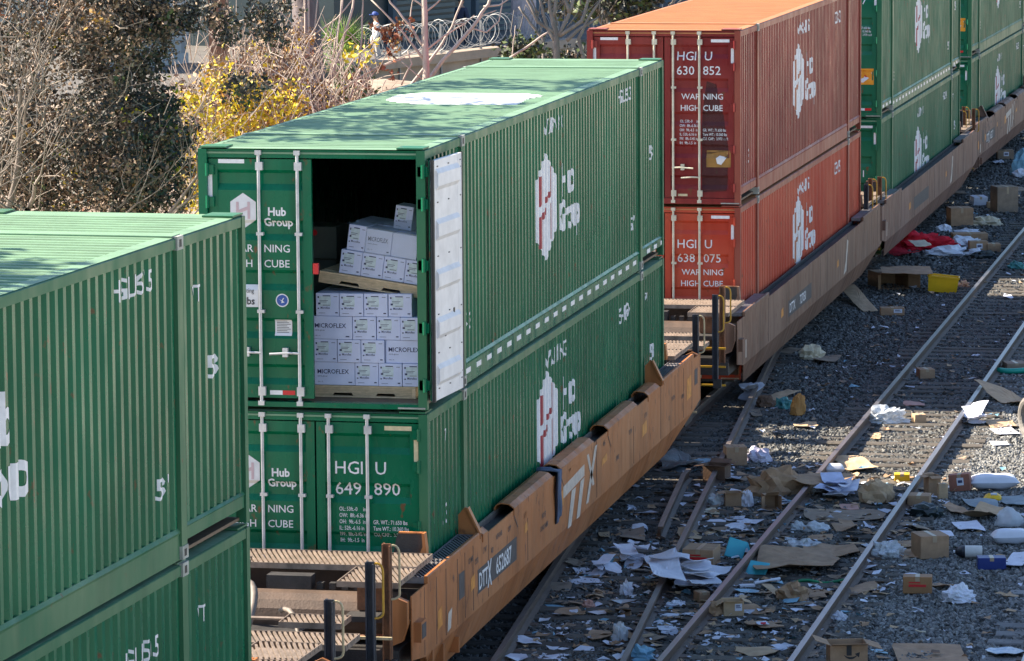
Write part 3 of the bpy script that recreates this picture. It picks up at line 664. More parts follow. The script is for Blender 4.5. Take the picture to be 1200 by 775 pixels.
mb.add([(x, y, -.34) for y in ys for x in xs], [(j*len(xs)+i, j*len(xs)+i+1, (j+1)*len(xs)+i+1, (j+1)*len(xs)+i) for j in range(len(ys)-1) for i in range(len(xs)-1)])
tag(mb.build('ground', GROUND), kind='structure')

def gravel(x0, x1, y0, y1, step, dens, r, seed, smt=None):
    nx, ny = int((x1-x0)/step)+1, int((y1-y0)/step)+1; V = []
    for j in range(ny+1):
        for i in range(nx+1):
            x, y = x0+(x1-x0)*i/nx, y0+(y1-y0)*j/ny
            V.append((x, y, -.206+.03*noise.noise((x*1.1, y*.9, 3))+.02*noise.noise((x*3.7, y*3.3, 8))))
    m = MB().add(V, [(j*(nx+1)+i, j*(nx+1)+i+1, (j+1)*(nx+1)+i+1, (j+1)*(nx+1)+i) for j in range(ny) for i in range(nx)])
    o = m.build('gravel', GRAVB); tag(o, kind='stuff')
    ng = bpy.data.node_groups.new('stones', 'GeometryNodeTree'); N = ng.nodes; L = ng.links
    ng.interface.new_socket('Geometry', in_out='INPUT', socket_type='NodeSocketGeometry'); ng.interface.new_socket('Geometry', in_out='OUTPUT', socket_type='NodeSocketGeometry')
    gi, go = N.new('NodeGroupInput'), N.new('NodeGroupOutput')
    dp = N.new('GeometryNodeDistributePointsOnFaces'); dp.inputs['Density'].default_value = dens; dp.inputs['Seed'].default_value = seed
    ic = N.new('GeometryNodeMeshIcoSphere'); ic.inputs['Radius'].default_value = r; ic.inputs['Subdivisions'].default_value = 1
    sp = N.new('GeometryNodeSetPosition'); rv = N.new('FunctionNodeRandomValue'); rv.data_type = 'FLOAT_VECTOR'
    rv.inputs[0].default_value = (-r*.4,)*3; rv.inputs[1].default_value = (r*.4,)*3
    L.new(ic.outputs[0], sp.inputs[0]); L.new(rv.outputs[0], sp.inputs['Offset'])
    sm = N.new('GeometryNodeSetMaterial'); sm.inputs['Material'].default_value = smt or STONE; L.new(sp.outputs[0], sm.inputs[0])
    io = N.new('GeometryNodeInstanceOnPoints'); L.new(gi.outputs[0], dp.inputs['Mesh']); L.new(dp.outputs['Points'], io.inputs['Points']); L.new(sm.outputs[0], io.inputs['Instance'])
    r1 = N.new('FunctionNodeRandomValue'); r1.data_type = 'FLOAT_VECTOR'; r1.inputs[0].default_value = (0, 0, 0); r1.inputs[1].default_value = (6.28,)*3; L.new(r1.outputs[0], io.inputs['Rotation'])
    r2 = N.new('FunctionNodeRandomValue'); r2.data_type = 'FLOAT_VECTOR'; r2.inputs[0].default_value = (.55, .45, .4); r2.inputs[1].default_value = (1.45, 1.2, 1.0); L.new(r2.outputs[0], io.inputs['Scale'])
    jn = N.new('GeometryNodeJoinGeometry'); L.new(gi.outputs[0], jn.inputs[0]); L.new(io.outputs[0], jn.inputs[0]); L.new(jn.outputs[0], go.inputs[0])
    md = o.modifiers.new('stones', 'NODES'); md.node_group = ng
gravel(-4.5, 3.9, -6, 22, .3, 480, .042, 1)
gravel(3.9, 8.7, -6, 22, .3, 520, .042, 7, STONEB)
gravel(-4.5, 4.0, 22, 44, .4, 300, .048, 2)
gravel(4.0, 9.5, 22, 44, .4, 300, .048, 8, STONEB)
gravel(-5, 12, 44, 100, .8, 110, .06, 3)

RAILP = [(-.036, 0), (.036, 0), (.037, -.03), (.01, -.045), (.008, -.13), (.07, -.155), (.07, -.168), (-.07, -.168), (-.07, -.155), (-.008, -.13), (-.01, -.045), (-.037, -.03)]
def rail(parent, path, top, name='rail', dz=0.):
    n = len(RAILP); V = []; 
    for i, p in enumerate(path):
        a, b = Vector(path[max(i-1, 0)]), Vector(path[min(i+1, len(path)-1)]); t = (b-a).normalized(); nr = Vector((t.y, -t.x))
        V += [(p[0]+nr.x*o, p[1]+nr.y*o, z+dz) for o, z in RAILP]
    mb = MB()
    for k in range(n):
        fs = [(i*n+k, (i+1)*n+k, (i+1)*n+(k+1) % n, i*n+(k+1) % n) for i in range(len(path)-1)]
        if k == 0: mb.add(V, fs, top)
        else:
            for f in fs: mb.f.append(list(f)); mb.mi.append(mb.m(RAILS))
    mb.f.append(list(range(n))); mb.mi.append(mb.m(RAILS)); mb.f.append([(len(path)-1)*n+k for k in range(n-1, -1, -1)]); mb.mi.append(mb.m(RAILS))
    return mb.build(name, None, parent)
tie_me = {}
def tie_mesh(k, mt):
    if (k, mt.name) not in tie_me:
        random.seed(50+k); m = MB(); L_ = 1.3
        pr = [(-.115, -.36), (.115, -.36), (.115, -.178), (.1, -.166+.004*k), (-.1, -.166), (-.115, -.18)]
        m.prism(pr, 'x', -L_, L_); tie_me[(k, mt.name)] = m.mesh('tie', mt)
    return tie_me[(k, mt.name)]
def track(label, fn, y0, y1, tops, t0, t1, mt=TIE, sp=.53, group='railway tracks of the yard'):
    """fn(y) -> centre x"""
    root = thing('railway_track', label, 'railway track', (0, 0, 0), 0, group); ys = [y0+(y1-y0)*i/40 for i in range(41)]
    for s, tp in zip((-1, 1), tops):
        path = []
        for y in ys:
            d = (fn(y+.1)-fn(y-.1))/.2; q = math.sqrt(1+d*d); path.append((fn(y)+s*.752/q, y-s*.752*d/q))
        rail(root, path, tp)
    y = t0; k = 0; tp = MB()
    while y < t1:
        d = (fn(y+.1)-fn(y-.1))/.2; o = link('tie', tie_mesh(k % 4, mt), root, (fn(y)+random.uniform(-.05, .05), y, random.uniform(-.012, .008)), (random.uniform(-.01, .01), 0, -math.atan(d)+random.uniform(-.018, .018)))
        for s in (-1, 1): tp.box(fn(y)+s*.752-.16, fn(y)+s*.752+.16, y-.09, y+.09, -.17, -.155)
        y += sp*random.uniform(.95, 1.05); k += 1
    tag(tp.build('tie_plate', RAILS, root), kind='stuff'); return root
random.seed(11)
def train_x(y):
    P_ = []
    for x, yy, r in CARS:
        for l in (2, 14): v = Matrix.Rotation(r, 3, 'Z') @ Vector((-CW/2, l, 0)); P_.append((x+v.x, yy+v.y))
    if y <= P_[0][1]: return P_[0][0]+(y-P_[0][1])*(P_[1][0]-P_[0][0])/(P_[1][1]-P_[0][1])
    for (a, b), (c, d) in zip(P_, P_[1:]):
        if b <= y <= d: return a+(c-a)*(y-b)/(d-b)
    return P_[-1][0]
def main_x(y): return 2.972+.0062*(y-2)
def cross_x(y):
    x = 1.83-.0745*(y-1.9)-.752
    return x if y < 24 else max(x, train_x(y))
track('railway track under the train, mostly hidden by the well cars', train_x, -40, 110, (RAILD, RAILD), -12, 70)
cr = track('crossover railway track with dull rails that runs in under the train', cross_x, -14, 34, (RAILD, RAILD), -2, 30)
track('railway track with polished rails and litter between them, right of the train', main_x, -14, 120, (RAILT, RAILT), -2, 72)
track('railway track cut by the right edge, only its tie ends in view', lambda y: 7.15-.03*max(0, y-5)*0, -14, 80, (RAILT, RAILT), -2, 40, TIEP)
gp = [(.76, 11.2), (.7, 11.8), (.36, 15.7), (.36, 16.2)]
rail(cr, gp, RAILD, 'guard_rail')
# ------------------------------------------------------------ cargo in the open container (world: its floor is at z 3.38)
FZ = Z2+.052
CWHITE_SHADE = mat('white carton board', (.7, .73, .93), .5, .06, 5)  # white board; the blue cast of skylit shade is put into its colour
CPRINT = mat('dark blue carton print', (.03, .035, .11), .5, .2, 20)
CLAB = mat('pale green carton label', (.66, .74, .76), .5, .15, 16)
PALW = mat('pallet pine', (.62, .46, .28), .75, .25, 6, (2, 9, 9), rand=.2)
WRAP = mat('clear stretch wrap', (.75, .82, .86), .22, .1, 3, alpha=.22, bump=.4, bscale=9)
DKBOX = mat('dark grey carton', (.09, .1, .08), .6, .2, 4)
TAN = mat('tan carton', (.36, .23, .13), .7, .2, 5)
def prn(parent, name, items, mt, y=-.0015):
    bms = []
    for it in items:
        if isinstance(it[0], str):
            t, x, z, h, b, sx = it; bm = text_bm(t, h, b, sx)
            for v in bm.verts: v.co.x += x; v.co.y += z
        else: bm = poly_bm([it])
        bms.append(lay(bm, lambda a, c: (a, y, c)))
    return bm_obj(name, bms, mt, parent)
CGRP = 'white cartons stacked on pallets in the open container'
def wcarton(label, x, y, z, w, d, h, kind, M=None, g=CGRP, tilt=0., mt=CWHITE_SHADE):
    """front left bottom corner; kind: 'name' long side with the big word, 'label' end with a sticker, 'plain'"""
    root = thing('carton', label, 'carton', (x, y, z), random.uniform(-.022, .022), g)
    if M is not None: root.matrix_world = M @ Matrix.Translation((x, y, z)) @ Matrix.Rotation(random.uniform(-.03, .03), 4, 'Z')
    b = MB(); e = .006
    b.box(0, w, 0, d, 0, h); bx = b.build('box_body', mt, root)
    bev = bx.modifiers.new('edge', 'BEVEL'); bev.width = .006; bev.segments = 2
    if kind == 'name':
        prn(root, 'carton_print', [('MICROFLEX', w*.07, h*.5, .052, .012, w*.86/.42), ('nitrile gloves', w*.08, h*.36, .018, 0, .9), ('100 x 10', w*.08, h*.12, .014, 0, .9), rect(w*.84, w*.93, h*.1, h*.15)], CPRINT)
    elif kind == 'label':
        prn(root, 'carton_label', [rect(w*.14, w*.64, h*.42, h*.86)], CLAB)
        prn(root, 'carton_print', [rect(w*.08, w*.14, h*.78, h*.86), rect(w*.3, w*.62, h*.86, h*.9), rect(w*.1, w*.2, h*.5, h*.58), rect(w*.16, w*.52, h*.66, h*.68), rect(w*.16, w*.46, h*.6, h*.62), rect(w*.3, w*.6, h*.46, h*.48),
             rect(w*.08, w*.14, h*.3, h*.35), ('Microflex', w*.2, h*.31, .026, .006, .8), rect(w*.12, w*.4, h*.12, h*.135), rect(w*.82, w*.93, h*.12, h*.17), rect(w*.76, w*.92, h*.84, h*.86)], CPRINT, -.003)
    return root
def pallet(label, x, y, z, w, d, M=None):
    root = thing('pallet', label, 'pallet', (x, y, z), 0, 'wooden pallets in the open container')
    if M is not None: root.matrix_world = M @ Matrix.Translation((x, y, z))
    k = 7
    for i in range(k): link('deck_board', MB().box(0, w, 0, d/k*.82, 0, .018).mesh('deck_board', PALW), root, (0, i*d/k, .112))
    for i in range(3): link('bottom_board', MB().box(0, w, 0, .1, 0, .016).mesh('bottom_board', PALW), root, (0, i*(d-.1)/2, 0))
    for fr in (0, .5, 1):
        m = MB(); x0 = fr*(w-.04)
        m.prism([(0, .016), (.16, .016), (.17, .06), (.38, .06), (.39, .016), (d-.39, .016), (d-.38, .06), (d-.17, .06), (d-.16, .016), (d, .016), (d, .112), (0, .112)], 'x', x0, x0+.04); m.build('stringer', PALW, root)
    f = MB().prism([(.0, .018), (.24, .018), (.26, .05), (.46, .05), (.48, .018), (.74, .018), (.76, .05), (.95, .05), (.97, .018), (w, .018), (w, .11), (0, .11)], 'y', .002, .022); f.build('front_board', PALW, root)
    return root
px0, py0 = -1.43, .55
pallet('lower wooden pallet under the four rows of white cartons', px0-.02, py0-.02, FZ, 1.2, 1.25)
zb = FZ+.131; h = .259; wl, ws = .475, .275
rows = [('name', 'label', 'label', 'label'), ('label', 'label', 'label', 'name'), ('name', 'label', 'label', 'label'), ('label', 'label', 'label', 'label')]
offs = [.0, .0, -.02, .03]
ordn = ['bottom', 'second', 'third', 'top']; posn = ['left end', 'second from left', 'third from left', 'right end']
for r, row in enumerate(rows):
    x = px0+offs[r]
    for c, k in enumerate(row):
        w = wl if k == 'name' else (ws if r < 3 else .278)
        t = 'with big dark word' if k == 'name' else 'with printed label'
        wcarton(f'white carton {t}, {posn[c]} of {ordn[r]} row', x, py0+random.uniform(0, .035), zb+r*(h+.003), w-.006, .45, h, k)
        x += w
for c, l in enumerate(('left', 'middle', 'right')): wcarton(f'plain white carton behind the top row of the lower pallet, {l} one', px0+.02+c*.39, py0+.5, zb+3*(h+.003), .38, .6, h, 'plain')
TM = Matrix.Translation((px0+.03, .75, FZ+1.285)) @ Matrix.Rotation(.135, 4, 'Y') @ Matrix.Rotation(-.04, 4, 'Z')
pallet('tilted upper wooden pallet resting on the white cartons', 0, -.05, 0, 1.2, 1.2, TM)
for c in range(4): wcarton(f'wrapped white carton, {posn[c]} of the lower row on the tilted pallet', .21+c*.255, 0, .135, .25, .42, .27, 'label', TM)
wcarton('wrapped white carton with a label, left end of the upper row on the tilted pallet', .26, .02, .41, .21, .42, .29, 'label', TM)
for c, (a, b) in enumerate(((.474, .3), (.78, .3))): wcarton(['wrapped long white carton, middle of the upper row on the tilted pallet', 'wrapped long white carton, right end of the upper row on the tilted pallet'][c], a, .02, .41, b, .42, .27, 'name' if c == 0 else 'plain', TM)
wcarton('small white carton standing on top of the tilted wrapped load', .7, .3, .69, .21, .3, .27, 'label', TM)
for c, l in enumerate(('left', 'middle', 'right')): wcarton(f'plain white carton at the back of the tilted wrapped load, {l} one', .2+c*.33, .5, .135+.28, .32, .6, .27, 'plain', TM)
mb = MB(); NX, NY = 10, 5
pts = []
for j in range(NY+1):
    for i in range(NX+1):
        a, b = i/NX, j/NY; pts.append((.22+.86*a, .03+.4*b, .7+.3*max(0, a-.35)*b*1.4*(1 if a < .75 else 1)+.012*math.sin(9*a+5*b)))
mb.add(pts, [(j*(NX+1)+i, j*(NX+1)+i+1, (j+1)*(NX+1)+i+1, (j+1)*(NX+1)+i) for j in range(NY) for i in range(NX)])
pts = [(.47+.62*i/8, -.012+.006*math.sin(3*i+j), .40+.3*j/4) for j in range(5) for i in range(9)]
mb.add(pts, [(j*9+i, j*9+i+1, (j+1)*9+i+1, (j+1)*9+i) for j in range(4) for i in range(8)])
o = mb.build('stretch_wrap', WRAP, None, True); o.matrix_world = TM; tag(o, 'clear stretch wrap drawn over the tilted upper load of white cartons', 'plastic wrap')
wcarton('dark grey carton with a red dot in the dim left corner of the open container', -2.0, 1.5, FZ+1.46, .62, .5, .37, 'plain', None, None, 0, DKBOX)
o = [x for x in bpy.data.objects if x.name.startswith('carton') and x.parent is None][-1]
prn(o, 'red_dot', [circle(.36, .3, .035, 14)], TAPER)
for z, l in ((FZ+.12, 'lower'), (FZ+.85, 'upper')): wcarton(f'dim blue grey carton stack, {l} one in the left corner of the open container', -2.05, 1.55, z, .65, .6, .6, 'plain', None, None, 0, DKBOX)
mb = MB(); mb.box(.0, .3, 0, .3, 0, .28)
wcarton('brown carton at the right side behind the small white carton on top', -.42, 1.3, FZ+1.73, .3, .3, .26, 'plain', None, None, 0, mat('red brown carton', (.2, .06, .04), .6, .2, 5))
# ------------------------------------------------------------ litter on the tracks
random.seed(23)
CARD = mat('brown cardboard', (.36, .225, .135), .8, .22, 6, bump=.25, bscale=14)
CARDG = mat('greyed cardboard', (.27, .2, .145), .85, .25, 5, bump=.3, bscale=14)
CARDL = mat('light tan cardboard', (.48, .33, .2), .8, .2, 6, bump=.25, bscale=14)
CARDD = mat('dark brown cardboard', (.14, .08, .05), .8, .3, 6, bump=.25)
KRAFT = mat('crumpled kraft paper', (.34, .21, .12), .75, .3, 6, bump=.35, bscale=9)
PAPER = mat('white paper', (.66, .67, .76), .7, .08, 6, bump=.15)
PAPERG = mat('grey white paper', (.5, .52, .6), .7, .12, 6, bump=.15)
POLY = mat('white poly bag', (.66, .68, .76), .35, .08, 4, bump=.2, bscale=9)
CLEAR = mat('cloudy plastic bag', (.66, .7, .75), .25, .12, 4, alpha=.68, bump=.4, bscale=12)
TARP = mat('grey plastic sheeting', (.1, .12, .13), .4, .35, 4, bump=.3)
CYAN = mat('cyan foam pad', (.06, .42, .52), .55, .08, 5)
BLUEB = mat('dark blue box card', (.012, .035, .2), .4, .15, 5)
BLUEC = mat('pale blue crumpled plastic', (.2, .4, .52), .4, .2, 6, bump=.3)
YELP = mat('yellow plastic', (.8, .47, .008), .35, .1, 4)
RED = mat('red cloth', (.62, .01, .03), .8, .25, 7, bump=.3)
GREEN_H = mat('teal hose plastic', (.01, .3, .22), .35, .1, 4)
GREENS = mat('green strap', (.01, .22, .09), .5, .15, 6)
BLACKB = mat('black plastic bag', (.02, .03, .032), .3, .4, 6, bump=.3)
FOIL = mat('silver and black plastic', (.45, .47, .5), .3, .6, 9, metal=.3, bump=.3, col2=(.7, .72, .75))
ORANGE = mat('orange brown paper bag', (.46, .22, .06), .7, .25, 5, bump=.3)
BLUEG = mat('blue green wrapper', (.03, .2, .26), .4, .5, 9, col2=(.1, .35, .3))
PINK = mat('pink paper', (.5, .27, .22), .75, .2, 6)
REDC = mat('red brown printed carton', (.3, .12, .08), .7, .2, 5)
CREAM = mat('cream padding paper', (.62, .54, .4), .75, .2, 7, bump=.3)
OLIVE = mat('grey blue padding', (.2, .25, .28), .6, .2, 5, bump=.25)
GZ = -.17
BASE = .2     # a box squared up to the lens
used_labels = set()
def place(u, v, z=GZ): return at_z(u, v, z)
def noisy(p, s, seed): return noise.noise((p[0]*s+seed*7.3, p[1]*s+seed*3.1, p[2]*s+seed))
def carton(label, u0, u1, v, hp, depth=None, rz=0, mt=CARD, top='shut', extra=None, tilt=(0, 0), z=GZ, inner=None):
    """a box whose near bottom edge runs from u0 to u1 at row v, hp pixels high"""
    p = place((u0+u1)/2, v, z); k = ppm(p); w = (u1-u0)/k; h = hp/k; d = depth or w*.8
    root = thing('cardboard_box', label, 'box', p, BASE+rz); root.rotation_euler = (tilt[0], tilt[1], BASE+rz)
    t = .006; b = MB()
    if top == 'shut':
        b.box(-w/2, w/2, 0, d, 0, h); bx = b.build('box_body', mt, root)
        m = bx.modifiers.new('edge', 'BEVEL'); m.width = .008; m.segments = 2
        f = MB(); f.box(-.028, .028, -.0015, d, h-.001, h+.002); f.box(-.028, .028, -.002, .0, h*.72, h); f.build('packing_tape', mat('packing tape', (.4, .3, .2), .3, .15, 6), root)
    else:
        b.box(-w/2, w/2, 0, d, 0, t); b.box(-w/2, w/2, 0, t, t, h); b.box(-w/2, w/2, d-t, d, t, h); b.box(-w/2, -w/2+t, t, d-t, t, h); b.box(w/2-t, w/2, t, d-t, t, h)
        if top == 'side':   # lying on its side, mouth to the front
            b = MB(); b.box(-w/2, w/2, d-t, d, 0, h); b.box(-w/2, w/2, 0, d-t, 0, t); b.box(-w/2, w/2, 0, d-t, h-t, h); b.box(-w/2, -w/2+t, 0, d-t, t, h-t); b.box(w/2-t, w/2, 0, d-t, t, h-t)
        b.build('box_body', mt, root)
        fl = [(-1, 0), (1, 0), (0, -1), (0, 1)]
        for sx, sy in fl:
            a = random.uniform(.5, 1.4) if top != 'side' else random.uniform(.2, 1.)
            m = MB()
            if top == 'side':
                L_ = h*.45 if sy else w*.4
                if sy: m.box(-w/2+.01, w/2-.01, -L_, 0, -t/2, t/2); M = Matrix.Translation((0, -.002, h if sy > 0 else t)) @ Matrix.Rotation(-a*.8 if sy > 0 else .08, 4, 'X')
                else: m.box(-t/2, t/2, -L_, 0, .01, h-.01); M = Matrix.Translation((sx*w/2, -.002, 0)) @ Matrix.Rotation(sx*a, 4, 'Z')
            else:
                if sx: m.box(0, d*.0+w*.42, .01, d-.01, -t/2, t/2); M = Matrix.Translation((sx*w/2, 0, h+.002)) @ (Matrix.Rotation(PI, 4, 'Z') @ Matrix.Translation((0, -d, 0)) if sx < 0 else Matrix()) @ Matrix.Rotation(a-.9, 4, 'Y')
                else: m.box(-w/2+.01, w/2-.01, 0, d*.42, -t/2, t/2); M = Matrix.Translation((0, d if sy > 0 else 0, h+.002)) @ (Matrix() if sy > 0 else Matrix.Rotation(PI, 4, 'Z')) @ Matrix.Rotation(.9-a, 4, 'X')
            m.v = [tuple(M @ Vector(q)) for q in m.v]; m.build('flap', mt, root)
    if extra == 'label': prn(root, 'shipping_label', [rect(w*.05, w*.4, h*.35, h*.85)], PAPER, -.003); prn(root, 'label_print', [rect(w*.1, w*.35, h*.55, h*.6), rect(w*.1, w*.3, h*.66, h*.74)], CPRINT, -.005)
    if extra == 'label2': prn(root, 'shipping_label', [rect(-w*.12, w*.2, h*.35, h*.8)], PAPER, -.003); prn(root, 'label_print', [rect(-w*.07, w*.14, h*.5, h*.66)], CPRINT, -.005)
    if extra == 'redprint': prn(root, 'red_print', [rect(-w*.3, w*.3, h*.4, h*.55), rect(-w*.3, w*.1, h*.62, h*.7)], TAPER, -.003)
    if extra == 'smile':
        c = []
        for i in range(11): a = -2.45+1.75*i/10; c.append((.1*math.cos(a), h*.84+.1*math.sin(a)))
        pl = []
        for i in range(10):
            (ax, ay), (bx_, by) = c[i], c[i+1]; wd = .004+.009*math.sin(PI*(i+.5)/10)
            pl.append([(ax, ay-wd), (bx_, by-wd), (bx_, by+wd), (ax, ay+wd)])
        pl.append([(c[10][0]-.03, c[10][1]+.015), (c[10][0]+.02, c[10][1]-.03), (c[10][0]+.03, c[10][1]+.035)])
        for q in pl: q[:] = [(x+.02, y) for x, y in q]
        prn(root, 'arrow_mark', pl, BLACKP, -.003); prn(root, 'packing_tape', [rect(-.03, .03, h*.62, h)], BLACKP, -.002)
    return root
def sheetobj(name, cat, label, u, v, wp, dp, rz=0, mt=CARD, bend=.08, jag=.12, seed=None, z=None, square=5., lift=0., lines=True, tilt=0.):
    """torn flat piece: width wp and depth dp in pixels of the photograph as it lies foreshortened"""
    seed = seed if seed is not None else random.randint(0, 999)
    p = place(u, v, GZ if z is None else z); k = ppm(p); el = (CAM.z-p.z)/(CAM-p).length
    w, d = wp/k/2, dp/(k*el)/2
    nr, na = 5, 36; V = []; F = []
    rn = random.Random(seed*13+1); cr = []
    for _ in range(2 if lines else 1):
        a_ = rn.uniform(0, PI); cr.append((math.cos(a_), math.sin(a_), rn.uniform(-.35, .35)*w, rn.uniform(-.25, 1.)))
    def surf(x, y):
        q = sum(k_*abs(x*c_+y*s_-o_) for c_, s_, o_, k_ in cr)
        return abs(bend)*1.3*q+abs(bend)*.5*noise.noise((x*2.2+seed, y*2.2, seed*.37))+.012*noise.noise((x*7, y*7, seed))+lift*(y/d+1)*.5*w
    nv = rn.randint(4, 6)+int(jag*22); angs = sorted((k_+rn.uniform(-.28, .28))*2*PI/nv for k_ in range(nv)); cor = []
    if jag < .13: angs = sorted([PI/4, 3*PI/4, 5*PI/4, 7*PI/4]+[rn.uniform(0, 6.28)])
    for t in angs:
        c, s_ = math.cos(t), math.sin(t); q = (abs(c)**7+abs(s_)**7)**(-1/7)*(1-jag*rn.uniform(0, 1.5)); cor.append((c*q*w, s_*q*d))
    ring = []; m_ = len(cor)
    for k_ in range(na):
        f = k_*m_/na; i_ = int(f); f -= i_; x0, y0 = cor[i_ % m_]; x1, y1 = cor[(i_+1) % m_]; nzz = 1+jag*.25*noise.noise((k_*1.7, seed, 2.))
        ring.append(((x0+(x1-x0)*f)*nzz, (y0+(y1-y0)*f)*nzz))
    zmin = 9
    for th in (0, 1):
        base = len(V)
        for r in range(nr+1):
            for x, y in ring:
                f = r/nr; V.append([x*f, y*f, surf(x*f, y*f)-th*.007])
        for r in range(nr):
            for a in range(na):
                q = (base+r*na+a, base+r*na+(a+1) % na, base+(r+1)*na+(a+1) % na, base+(r+1)*na+a); F.append(q if th == 0 else q[::-1])
    n1 = (nr+1)*na
    for a in range(na): F.append((nr*na+a, nr*na+(a+1) % na, n1+nr*na+(a+1) % na, n1+nr*na+a))
    zmin = min(q[2] for q in V); V = [(a, b, c-zmin) for a, b, c in V]
    o = MB().add(V, F).build(name, mt, None, False, p, (0, 0, BASE+rz)); o.rotation_euler[0] += tilt; return tag(o, label, cat) if label else o
def wad(name, cat, label, u, v, wp, hp, dfac=.7, mt=PAPER, crumple=.45, seed=None, rz=0, sub=3, smooth=False, z=GZ, sharp=2.2):
    """crumpled lump whose outline stands on row v"""
    seed = seed if seed is not None else random.randint(0, 999)
    p = place(u, v, z); k = ppm(p); w = wp/k/2; d = w*dfac; el = (CAM.z-p.z)/(CAM-p).length
    h = max(.03, hp/k-d*2*el*.8)
    bm = bmesh.new(); bmesh.ops.create_icosphere(bm, subdivisions=sub, radius=1)
    for q in bm.verts:
        c = q.co.copy(); n = 1+crumple*(noise.noise(c*sharp+Vector((seed, 0, 0)))+.6*noise.noise(c*sharp*2.6+Vector((0, seed, 0))))
        c *= n; c.z = max(c.z, -.25)+.25
        q.co = Vector((c.x*w, c.y*d, c.z*h*.85+.012*noise.noise(c*5)))
    me = bpy.data.meshes.new(name); bm.to_mesh(me); bm.free(); me.materials.append(mt)
    if smooth: me.polygons.foreach_set('use_smooth', [True]*len(me.polygons))
    p = p+Vector((-math.sin(BASE), math.cos(BASE), 0))*d
    o = link(name, me, None, p, (0, 0, BASE+rz)); return tag(o, label, cat)
def heap(name, cat, label, u, v, wp, dp, n=6, mts=None, piece='sheet'):
    p = place(u, v); t = thing(name, label, cat, p); k = ppm(p)
    for i in range(n):
        f = random.uniform(.35, .7); o = sheetobj(piece, '', '', u, v, wp*f, dp*random.uniform(.4, .75), random.uniform(-.6, .6), (mts or [PAPER])[i % len(mts or [PAPER])], random.uniform(.08, .22), random.choice((.05, .08, .3, .4)), None, None, 5, 0, True, random.uniform(-.25, .35))
        o.parent = t; o.location = (random.uniform(-.5, .5)*wp*(1-f)/k*1.3, random.uniform(-.5, .5)*dp*2.2/k, .02+.03*i)
def pad(label, u, v, wp, hp, rz, rx, ry=0.):
    p = place(u, v); k = ppm(p); a, b = wp/k/2, hp/k; o = MB().box(-a, a, 0, .035, 0, b).build('foam_pad', CYAN, None, False, p, (rx, ry, BASE+rz)); m = o.modifiers.new('edge', 'BEVEL'); m.width = .012; m.segments = 3
    tag(o, label, 'foam pad', 'cyan foam pads')
def pillow(name, cat, label, u, v, wp, hp, dfac=.6, mt=POLY, rz=0, seed=0):
    p = place(u, v); k = ppm(p); w = wp/k/2; d = w*dfac; el = (CAM.z-p.z)/(CAM-p).length; h = max(.05, hp/k-2*d*el)/2+.02
    n = 14; V = []; F = []
    for sgn in (1, -1):
        for j in range(n+1):
            for i in range(n+1):
                a, b = -1+2*i/n, -1+2*j/n; e = max(0, (1-a**4)*(1-b**4))**.6
                V.append((a*w, b*d, h+sgn*(h*e*(1+.25*noise.noise((a*2+seed, b*2, sgn)))+.012*noise.noise((a*7, b*7, seed))*e)))
    N1 = (n+1)**2
    for s in (0, 1):
        for j in range(n):
            for i in range(n):
                q = (s*N1+j*(n+1)+i, s*N1+j*(n+1)+i+1, s*N1+(j+1)*(n+1)+i+1, s*N1+(j+1)*(n+1)+i); F.append(q if s == 0 else q[::-1])
    p = p+Vector((-math.sin(BASE), math.cos(BASE), 0))*d
    o = MB().add(V, F).build(name, mt, None, True, p, (0, 0, BASE+rz)); return tag(o, label, cat)
card = lambda l, *a, **k: sheetobj('cardboard_sheet', 'cardboard', l, *a, **k)
pap = lambda l, *a, **k: sheetobj('paper_sheet', 'paper', l, *a, **{**dict(mt=PAPER, bend=.06, jag=.3), **k})

# between the crossover rails
pap('torn white paper strip by the dull left rail near the bottom', 619, 752, 38, 10, jag=.3)
pap('wide white paper at the bottom edge between the dull rails', 645, 771, 66, 12, jag=.4)
card('two toned torn cardboard strip just right of the tan car', 652, 689, 40, 11, mt=CARDG, jag=.25)
pap('narrow white plastic strip crossing the torn cardboard by the tan car', 678, 682, 26, 5, .5, jag=.1)
pap('white flat slat lying farthest in between the dull rails', 682, 670, 21, 7, .12, jag=.05)
card('thin curled brown strips under the side of the tan car', 675, 660, 34, 9, mt=CARDG, jag=.5, bend=.14)
card('pointed brown cardboard with a white spot between the dull rails', 667, 720, 40, 10, mt=CARD, jag=.35)
pap('small white scrap on the pointed brown cardboard', 672, 717, 11, 4, z=GZ+.07)
card('brown box flap bent upward near the bottom between the dull rails', 703, 746, 33, 14, mt=CARD, bend=.12, jag=.2)
wad('plastic_bag', 'plastic bag', 'crumpled cloudy plastic against the dull right rail near the bottom', 727, 752, 18, 22, mt=CLEAR)
wad('pebble_paper', 'paper', 'small pinkish brown crumpled paper between the dull rails', 690, 714, 14, 11, mt=PINK)
card('torn brown card touching the dull right rail', 731, 716, 26, 13, mt=CARD, jag=.4, bend=.1)
heap('paper_heap', 'paper', 'heap of creased white paper right of the tan car', 713, 672, 36, 12, 5)
heap('paper_heap', 'paper', 'fanned white paper sheets against the dull right rail', 744, 662, 40, 18, 7)
wad('plastic_ball', 'plastic', 'pale blue crumpled plastic ball between the dull rails', 711, 662, 14, 13, mt=BLUEC, dfac=1)
wad('paper_heap', 'paper', 'small white folded paper standing like a tent', 734, 698, 14, 16, mt=PAPER, crumple=.8)
pap('long white paper on tan card between the dull rails', 692, 682, 38, 8, .15)
card('flat brown card strip behind the blue plastic ball', 728, 655, 22, 8, mt=CARDG)
card('wide tan card with a torn edge far in beside the tan car', 740, 630, 36, 13, mt=CARDG, bend=.1)
card('small curled tan card under the tan car', 708, 629, 15, 7, mt=CARDL, bend=.12)
